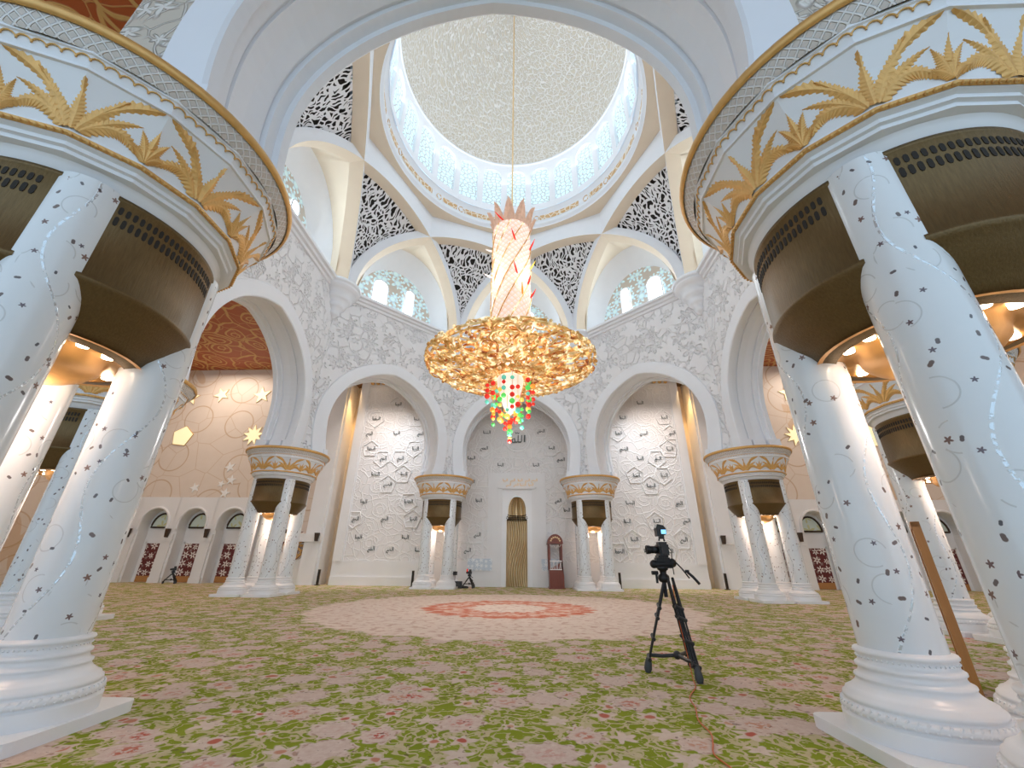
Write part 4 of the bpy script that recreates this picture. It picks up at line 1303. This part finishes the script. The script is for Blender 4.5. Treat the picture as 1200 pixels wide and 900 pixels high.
# basket : woven golden scrolls on a shallow bowl
def basket(u):
    """u 0..1 from the lower hole over the rim to the column"""
    P = [(.55, 9.1), (1.2, 9.14), (2.2, 9.22), (3.1, 9.36), (3.68, 9.58), (3.66, 9.72), (3.2, 9.84), (2.4, 9.95), (1.5, 10.02), (.95, 10.05)]
    x = u*(len(P)-1); i = min(int(x), len(P)-2); f = x - i
    return (P[i][0]*(1-f) + P[i+1][0]*f, P[i][1]*(1-f) + P[i+1][1]*f)
def bpt(a, u, lift=0):
    r, z = basket(min(max(u, 0), 1))
    return (( r+lift)*cos(a), (r+lift)*sin(a), z + (lift*.4 if u > .5 else -lift*.6))
mats = ['chand_gold']*4 + ['chand_red', 'gold_pale']
parts = [MB(), MB(), MB()]
pm_ = ['chand_gold', 'chand_red', 'gold_pale']
for q in range(330):
    w = rnd.choice((0, 0, 0, 2, 2, 1))
    a0 = rnd.uniform(0, 2*PI); u0 = rnd.uniform(.02, .95); R0 = rnd.uniform(.22, .62); sg_ = rnd.choice((-1, 1)); ph = rnd.uniform(0, 2*PI); turns = rnd.uniform(.55, 1.2)
    r0, _ = basket(u0)
    path = []; lf = rnd.uniform(-.05, .10)
    for j in range(13):
        f = j/12; th = ph + sg_*turns*2*PI*f; rr_ = R0*(1 - .55*f)
        path.append(bpt(a0 + rr_*cos(th)/max(r0, .8), u0 + rr_*sin(th)/7.2, lf))
    parts[w].tube(path, [rnd.uniform(.04, .068)*(1.15 - .5*j/12) for j in range(13)], 5)
for q in range(110):
    w = rnd.choice((0, 0, 2, 1))
    a0 = rnd.uniform(0, 2*PI); u0 = rnd.uniform(.02, .5); L_ = rnd.uniform(.5, 1.2); r0, _ = basket(u0)
    path = [bpt(a0 + L_*(j/6 - .5)/r0, u0 + .04*sin(j*.9 + q), .05) for j in range(7)]
    parts[w].tube(path, [.02, .045, .06, .06, .05, .035, .01], 5)
for q in range(330):
    a0 = rnd.uniform(0, 2*PI); u0 = rnd.uniform(.02, .97)
    p = bpt(a0, u0, .08)
    parts[rnd.choice((0, 0, 1, 2))].ball(p, rnd.uniform(.05, .10), 0, 6, 4)
for P_, nm in zip(parts, ('gold_scrolls', 'red_gold_scrolls', 'pale_scrolls')):
    P_.build(nm, M[{'gold_scrolls': 'chand_gold', 'red_gold_scrolls': 'chand_red', 'pale_scrolls': 'chand_pale'}[nm]], ch)['kind'] = 'stuff'
m = MB()
for u in (0.0, .2, .42, .6, .8):
    pts = [bpt(2*PI*j/48, u) for j in range(49)]; m.tube(pts, .04, 5, caps=False)
for q in range(20):
    m.tube([bpt(q*2*PI/20 + .5*j/14, j/14) for j in range(15)], .035, 5)
m.build('basket_frame', M['chand_gold'], ch)
# pendant : glowing core, strings of coloured balls
m = MB()
m.lathe([(.05, 9.0), (.55, 8.98), (.60, 8.85), (.54, 8.5), (.44, 8.1), (.32, 7.7), (.16, 7.35), (.02, 7.2)], 24)
m.build('glowing_core', M['crystal_clear'], ch)
cols = ['ball_red', 'ball_red', 'ball_red', 'ball_green', 'ball_green', 'ball_orange', 'ball_orange', 'ball_yellow', 'ball_teal']
st_ = MB()
nb_ = 0
for q in range(17):
    a = q*2*PI/17 + .05; rr_ = 1.0 - .14*(q % 3); zb = 7.75 - .45*(q % 3)
    st_.bar((rr_*cos(a), rr_*sin(a), 9.1), (rr_*cos(a), rr_*sin(a), zb), .01, seg=4)
    kk = 0; z = zb
    while z < 8.95 and kk < 5:
        m = MB(); m.ball((rr_*cos(a), rr_*sin(a), z), rnd.uniform(.075, .125), 0, 10, 8)
        m.build('crystal_ball', M[rnd.choice(cols)], ch); nb_ += 1
        z += rnd.uniform(.2, .36) if kk < 3 else .45; kk += 1
for q in range(7):
    a = q*2*PI/7; rr_ = .42; zb = 6.95 + .1*(q % 2)
    st_.bar((rr_*cos(a), rr_*sin(a), 8.0), (rr_*cos(a), rr_*sin(a), zb), .01, seg=4)
    for kk in range(2):
        m = MB(); m.ball((rr_*cos(a), rr_*sin(a), zb + .28*kk), rnd.uniform(.08, .125), 0, 10, 8); m.build('crystal_ball', M[rnd.choice(cols)], ch)
st_.bar((0, 0, 7.3), (0, 0, 6.2), .012, seg=4)
for z, mt, rb_ in ((6.9, 'ball_red', .12), (6.72, 'ball_orange', .11), (6.5, 'ball_green', .12), (6.36, 'ball_teal', .09), (6.22, 'ball_yellow', .08), (6.1, 'ball_red', .09)):
    m = MB(); m.ball((0, 0, z), rb_, 0, 10, 8); m.build('crystal_ball', M[mt], ch)
st_.build('strings', M['gold_pale'], ch)

# ------------------------------------------------------------------ tripods and cameras
def tripod_legs(root, top_z, feet, head, spreader=True, k=1.0, mat='black'):
    for (fx, fy) in feet:
        d = Vector((fx, fy, 0)); hd = Vector((head[0] + fx*.12, head[1] + fy*.12, top_z))
        ft = Vector((fx, fy, .10*k))
        side = Vector((-fy, fx, 0)).normalized()*.035*k
        m = MB()
        mid = hd.lerp(ft, .48); low = hd.lerp(ft, .97)
        m.bar(hd + side, mid + side, .017*k); m.bar(hd - side, mid - side, .017*k)
        m.bar(hd.lerp(ft, .36), low, .016*k)
        m.bar(mid + side, low + side*.8, .012*k); m.bar(mid - side, low - side*.8, .012*k)
        lg = m.build('leg', M[mat], root)
        for f in (.36, .48, .72, .95):
            m = MB()
            p = hd.lerp(ft, f); q = side*1.5
            m.tube([p - q + Vector((0,0,.03*k)), p + q - Vector((0,0,.01*k))], .026*k, 6)
            m.build('clamp', M['black_plastic'], lg)
        m = MB(); m.tube([low + Vector((0,0,.03*k)), ft, Vector((fx*1.03, fy*1.03, .04*k)), Vector((fx*1.05, fy*1.05, .0))], [.03*k, .045*k, .05*k, .032*k], 8)
        m.build('rubber_foot', M['rubber'], lg)
    if spreader:
        m = MB()
        for (fx, fy) in feet:
            m.tube([(0, 0, .20*k), (fx*.5, fy*.5, .185*k), (fx*.96, fy*.96, .19*k)], .022*k, 6)
        m.ball((0, 0, .2*k), .05*k, 0, 8, 6)
        m.build('spreader', M['black_plastic'], root)
tp = thing('tripod', 'tall black video tripod standing on the green carpet, right of centre', 'tripod', (2.95, 7.36, 0))
tripod_legs(tp, 1.30, [(-.43, .06), (.10, -.50), (.33, .42)], (.02, 0), True, 1.2)
m = MB()
m.lathe([(.02, 1.22), (.07, 1.24), (.09, 1.28), (.085, 1.33), (.05, 1.36), (.055, 1.40), (.085, 1.42), (.09, 1.47), (.02, 1.48)], 20, (-.05, 0))
m.bar((-.05, -.0, 1.3), (-.05, .0, 1.02), .03)
m.build('bowl', M['black'], tp)
m = MB()
m.tube([(-.19, -.02, 1.50), (.10, -.02, 1.50)], .062, 14); m.box(-.15, .07, -.07, .06, 1.44, 1.60)
m.ball((-.19, -.02, 1.50), .065, 0, 10, 8); m.ball((.11, -.02, 1.52), .07, 0, 10, 8)
m.box(-.12, .04, -.10, .10, 1.60, 1.635)
m.bar((-.17, -.03, 1.36), (-.17, -.03, 1.22), .02); m.bar((-.24, -.02, 1.37), (-.14, -.02, 1.37), .03)
fh = m.build('fluid_head', M['black'], tp)
m = MB()
m.tube([(.09, -.04, 1.53), (.15, -.08, 1.53), (.22, -.14, 1.43), (.29, -.2, 1.30)], .012, 6)
m.tube([(.28, -.19, 1.385), (.335, -.24, 1.32), (.40, -.29, 1.22)], .022, 8); m.bar((.25, -.17, 1.40), (.30, -.2, 1.40), .022)
m.build('pan_handle', M['black'], tp)
cam = thing('video_camera', 'black video camera with viewfinder and small lit screen on the tall tripod', 'camera', (2.93, 7.36, 1.60))
m = MB()
m.box(-.07, .08, -.11, .12, .035, .20); m.box(-.05, .06, -.14, -.05, .05, .17); m.box(-.06, .07, -.07, .08, .20, .24)
m.tube([(-.03, 0, .26), (-.02, 0, .30), (.05, 0, .30), (.06, 0, .25)], .016, 6)
m.build('body', M['black_plastic'], cam)
m = MB()
def lathe_x(prof, c, seg=24):
    g = MB(); g.lathe([(r, x) for x, r in prof], seg, (0, 0))
    for i_ in range(len(g.v)): x_, y_, z_ = g.v[i_]; g.v[i_] = (z_ + c[0], x_ + c[1], y_ + c[2])
    return g
g = lathe_x([(-.07, .03), (-.075, .058), (-.12, .062), (-.13, .056), (-.19, .058), (-.20, .066), (-.26, .07), (-.265, .055), (-.24, .045)], (0, .0, .12)); g.build('lens', M['black'], cam)
m = MB(); m.box(-.02, .05, -.05, .05, .30, .36)
pts = [(-.07, .33), (.02, .33), (.085, .36), (.085, .45), (.05, .50), (-.05, .52), (-.075, .46)]
m.prism(pts, lambda p: (p[0], -.08, p[1]), lambda p: (p[0], .06, p[1]))
mo = m.build('monitor_hood', M['black_plastic'], cam)
m = MB(); m.box(.0, .078, -.086, -.079, .365, .43); m.build('lit_screen', M['screen'], mo)
m = MB(); m.tube([(.06, -.06, .2), (.12, -.10, .1), (.10, -.12, -.06), (.11, -.1, -.25)], .008, 5); m.build('side_cable', M['black'], cam)
# orange cable from the tripod over the carpet
m = MB()
pp = [(2.98, 7.22, 1.2), (3.0, 7.2, .7), (3.03, 7.1, .2), (3.0, 6.95, .03), (2.9, 6.6, .012), (2.66, 6.15, .012), (2.58, 5.75, .012), (2.46, 5.35, .012), (2.44, 5.0, .012), (2.36, 4.75, .012), (2.27, 4.5, .012), (2.30, 4.2, .012), (2.22, 3.7, .012)]
cv = []
for i in range(len(pp)-1):
    p0, p1, p2, p3 = [Vector(pp[min(max(i + d_, 0), len(pp)-1)]) for d_ in (-1, 0, 1, 2)]
    for j in range(6):
        t_ = j/6
        cv.append(.5*((2*p1) + (p2-p0)*t_ + (2*p0-5*p1+4*p2-p3)*t_*t_ + (3*p1-p0-3*p2+p3)*t_**3))
m.tube(cv, .007, 5)
o = m.build('cable', M['orange_cord']); tag(o, 'thin red orange cable running from the tall tripod over the carpet', 'cable')
# small tripods far away
def small_tripod(x, y, rz, lab, clab, red=False):
    r = thing('tripod', lab, 'tripod', (x, y, 0), rz, 'small distant tripods')
    tripod_legs(r, .62, [(-.42, .05), (.30, -.22), (.22, .34)], (0, 0), True, 1.3)
    m = MB(); m.bar((0, 0, .55), (0, 0, .82), .06); m.box(-.10, .10, -.06, .06, .68, .80); m.bar((.0, 0, .74), (.26, -.1, .60), .022); m.build('head', M['black'], r)
    c = thing('video_camera', clab, 'camera', (x, y, .82), rz, 'small distant cameras')
    m = MB(); m.box(-.12, .13, -.08, .08, 0, .16); m.box(-.02, .10, -.06, .06, .16, .27); m.build('body', M['black_plastic'], c)
    g = lathe_x([(-.11, .02), (-.115, .055), (-.22, .06), (-.225, .03)], (0, 0, .08), 14); g.build('lens', M['black'], c)
    if red:
        m = MB(); m.box(-.2, -.13, -.04, .04, .12, .30); m.build('red_light', M['ball_red'], c)
small_tripod(-23.7, 30.0, .4, 'small black tripod before the pier between the two left dark doors', 'small black camera on the tripod before the left dark doors')
small_tripod(-3.0, 28.7, -.2, 'small black tripod right of the slim far left columns', 'small camera with red tip on the tripod near the far left columns', True)
# equipment at the foot of the far left columns
r = thing('equipment_case', 'low black equipment case on the carpet at the far left columns', 'case', (-3.72, 28.5, 0))
m = MB(); m.box(-.28, .28, -.2, .2, .05, .40); m.box(-.3, .3, -.22, .22, .0, .07); m.build('box', M['black_plastic'], r)
m = MB(); m.box(-.22, .22, -.215, -.2, .18, .24); m.build('latch_strip', M['rubber'], r)
r = thing('desk_monitor', 'small dark monitor on a thin stand behind the equipment case', 'monitor', (-3.95, 28.78, 0))
m = MB(); m.bar((0, 0, 0), (0, 0, .78), .02); m.lathe([(.02, .03), (.16, .02), (.16, 0)], 16); m.build('stand', M['chrome'], r)
m = MB(); m.box(-.13, .13, -.05, .05, .74, .96); m.build('screen', M['black_plastic'], r)
for (x, y, w, lab) in ((-4.25, 28.35, .36, 'flat dark bag on the carpet left of the equipment case'), (-3.2, 28.25, .22, 'flat dark bag on the carpet beside the small tripod')):
    m = MB()
    m.lathe([(w, .02), (w*1.04, .06), (w*.9, .12), (w*.5, .15), (.02, .155)], 14, cap0=True)
    m.v = [(x_*1.0, y_*.45, z_) for x_, y_, z_ in m.v]
    o = m.build('bag', M['black'], None, (x, y, 0)); tag(o, lab, 'bag', 'dark bags by the case')

# ------------------------------------------------------------------ lights
def light(kind, name, loc, energy, col=(1, 1, 1), size=1, rot=None, spot=None, blend=.6, sy=None):
    l = bpy.data.lights.new(name, kind); l.energy = energy; l.color = col
    if kind == 'AREA':
        l.size = size
        if sy: l.shape = 'RECTANGLE'; l.size_y = sy
    elif kind in ('POINT', 'SPOT'): l.shadow_soft_size = size
    if kind == 'SPOT': l.spot_size = spot; l.spot_blend = blend
    o = bpy.data.objects.new(name, l); C.objects.link(o); o.location = loc
    if rot: o.rotation_euler = rot
    return o
def aim(o, tgt):
    d = Vector(tgt) - o.location
    o.rotation_euler = d.to_track_quat('-Z', 'Y').to_euler()
# lamps of the chandelier
light('POINT', 'chandelier_lamp', (0, CY, 9.75), 70, (1, .82, .6), .8)
light('POINT', 'chandelier_lamp', (0, CY, 5.6), 330, (1, .97, .95), .5)
for q in range(4):
    a = PI/4 + q*PI/2
    light('POINT', 'chandelier_column_lamp', (2.0*cos(a), CY + 2.0*sin(a), 14), 60, (1, .92, .85), .5)
# daylight from the lunette windows and dome windows
for i in range(8):
    F = frame(i)
    l = light('AREA', 'window_daylight', F(0, 12.7, 20.2), 95, (.74, .88, 1), 3, sy=2.4); aim(l, F(0, 0, 17))
for q in range(8):
    a = q*PI/4
    l = light('AREA', 'drum_daylight', (6.9*cos(a), CY + 6.9*sin(a), 29), 100, (.94, .97, 1), 3, sy=3); aim(l, (0, CY, 33.5))
# column downlights
for (x, y, _) in cl_pos:
    light('POINT', 'column_downlight', (x, y, 3.2), 42, (1, .77, .63), .12)
# side hall downlights
for s in (-1, 1):
    for (x, y, e) in ((24, 27.5, 420), (25, 18, 380), (20, 8, 200), (29, 6, 160)):
        l = light('AREA', 'side_hall_lamp', (s*x, y, 16.3), e, (1, .86, .72), 4)
    for x in (6.5, 9.8, 11.6):
        l = light('SPOT', 'wall_washer', (s*x, 27.6, 14.6), 620, (1, .88, .80), .3, None, 1.5, 1.0); aim(l, (s*x, 30.6, 6.5))
    l = light('SPOT', 'wall_washer', (s*8.5, 26.8, 14.8), 1500, (.82, .91, 1), .5, None, 1.3, 1.0); aim(l, (s*9, 30.6, 3.5))  # added cool fill spot, whitens the lower calligraphy wall
    l = light('SPOT', 'wall_washer', (s*13.2, 30.3, 15.0), 1100, (1, .62, .25), .1, None, .9, .8); aim(l, (s*13.3, 31.3, 8))
w = bpy.data.worlds.new('daylight'); SC.world = w; w.use_nodes = True
bg = w.node_tree.nodes['Background']; bg.inputs[0].default_value = (.62, .81, 1.0, 1); bg.inputs[1].default_value = 1.22

# ------------------------------------------------------------------ camera
cd = bpy.data.cameras.new('camera'); co = bpy.data.objects.new('camera', cd); C.objects.link(co)
cd.sensor_width = 36; cd.lens = 36*473.88/1200; cd.clip_end = 300; cd.clip_start = .05
X = Vector((.99942631, .03285266, .00823085)); Y = Vector((.00576542, -.40451335, .91451392)); Z = -Vector((-.0333737, .91394182, .4044707))
mt = Matrix((X, Y, Z)).transposed().to_4x4(); mt.translation = Vector((.6725, 0, 1.5))
co.matrix_world = mt
SC.camera = co
SC.view_settings.view_transform = 'Standard'
try: SC.view_settings.look = 'None'
except Exception: pass
SC.view_settings.gamma = 1; SC.view_settings.exposure = 0.22
SC.view_settings.use_curve_mapping = False
SC.cycles.use_denoising = True
SC.cycles.max_bounces = 8; SC.cycles.diffuse_bounces = 5; SC.cycles.transparent_max_bounces = 8
SC.cycles.sample_clamp_indirect = 6
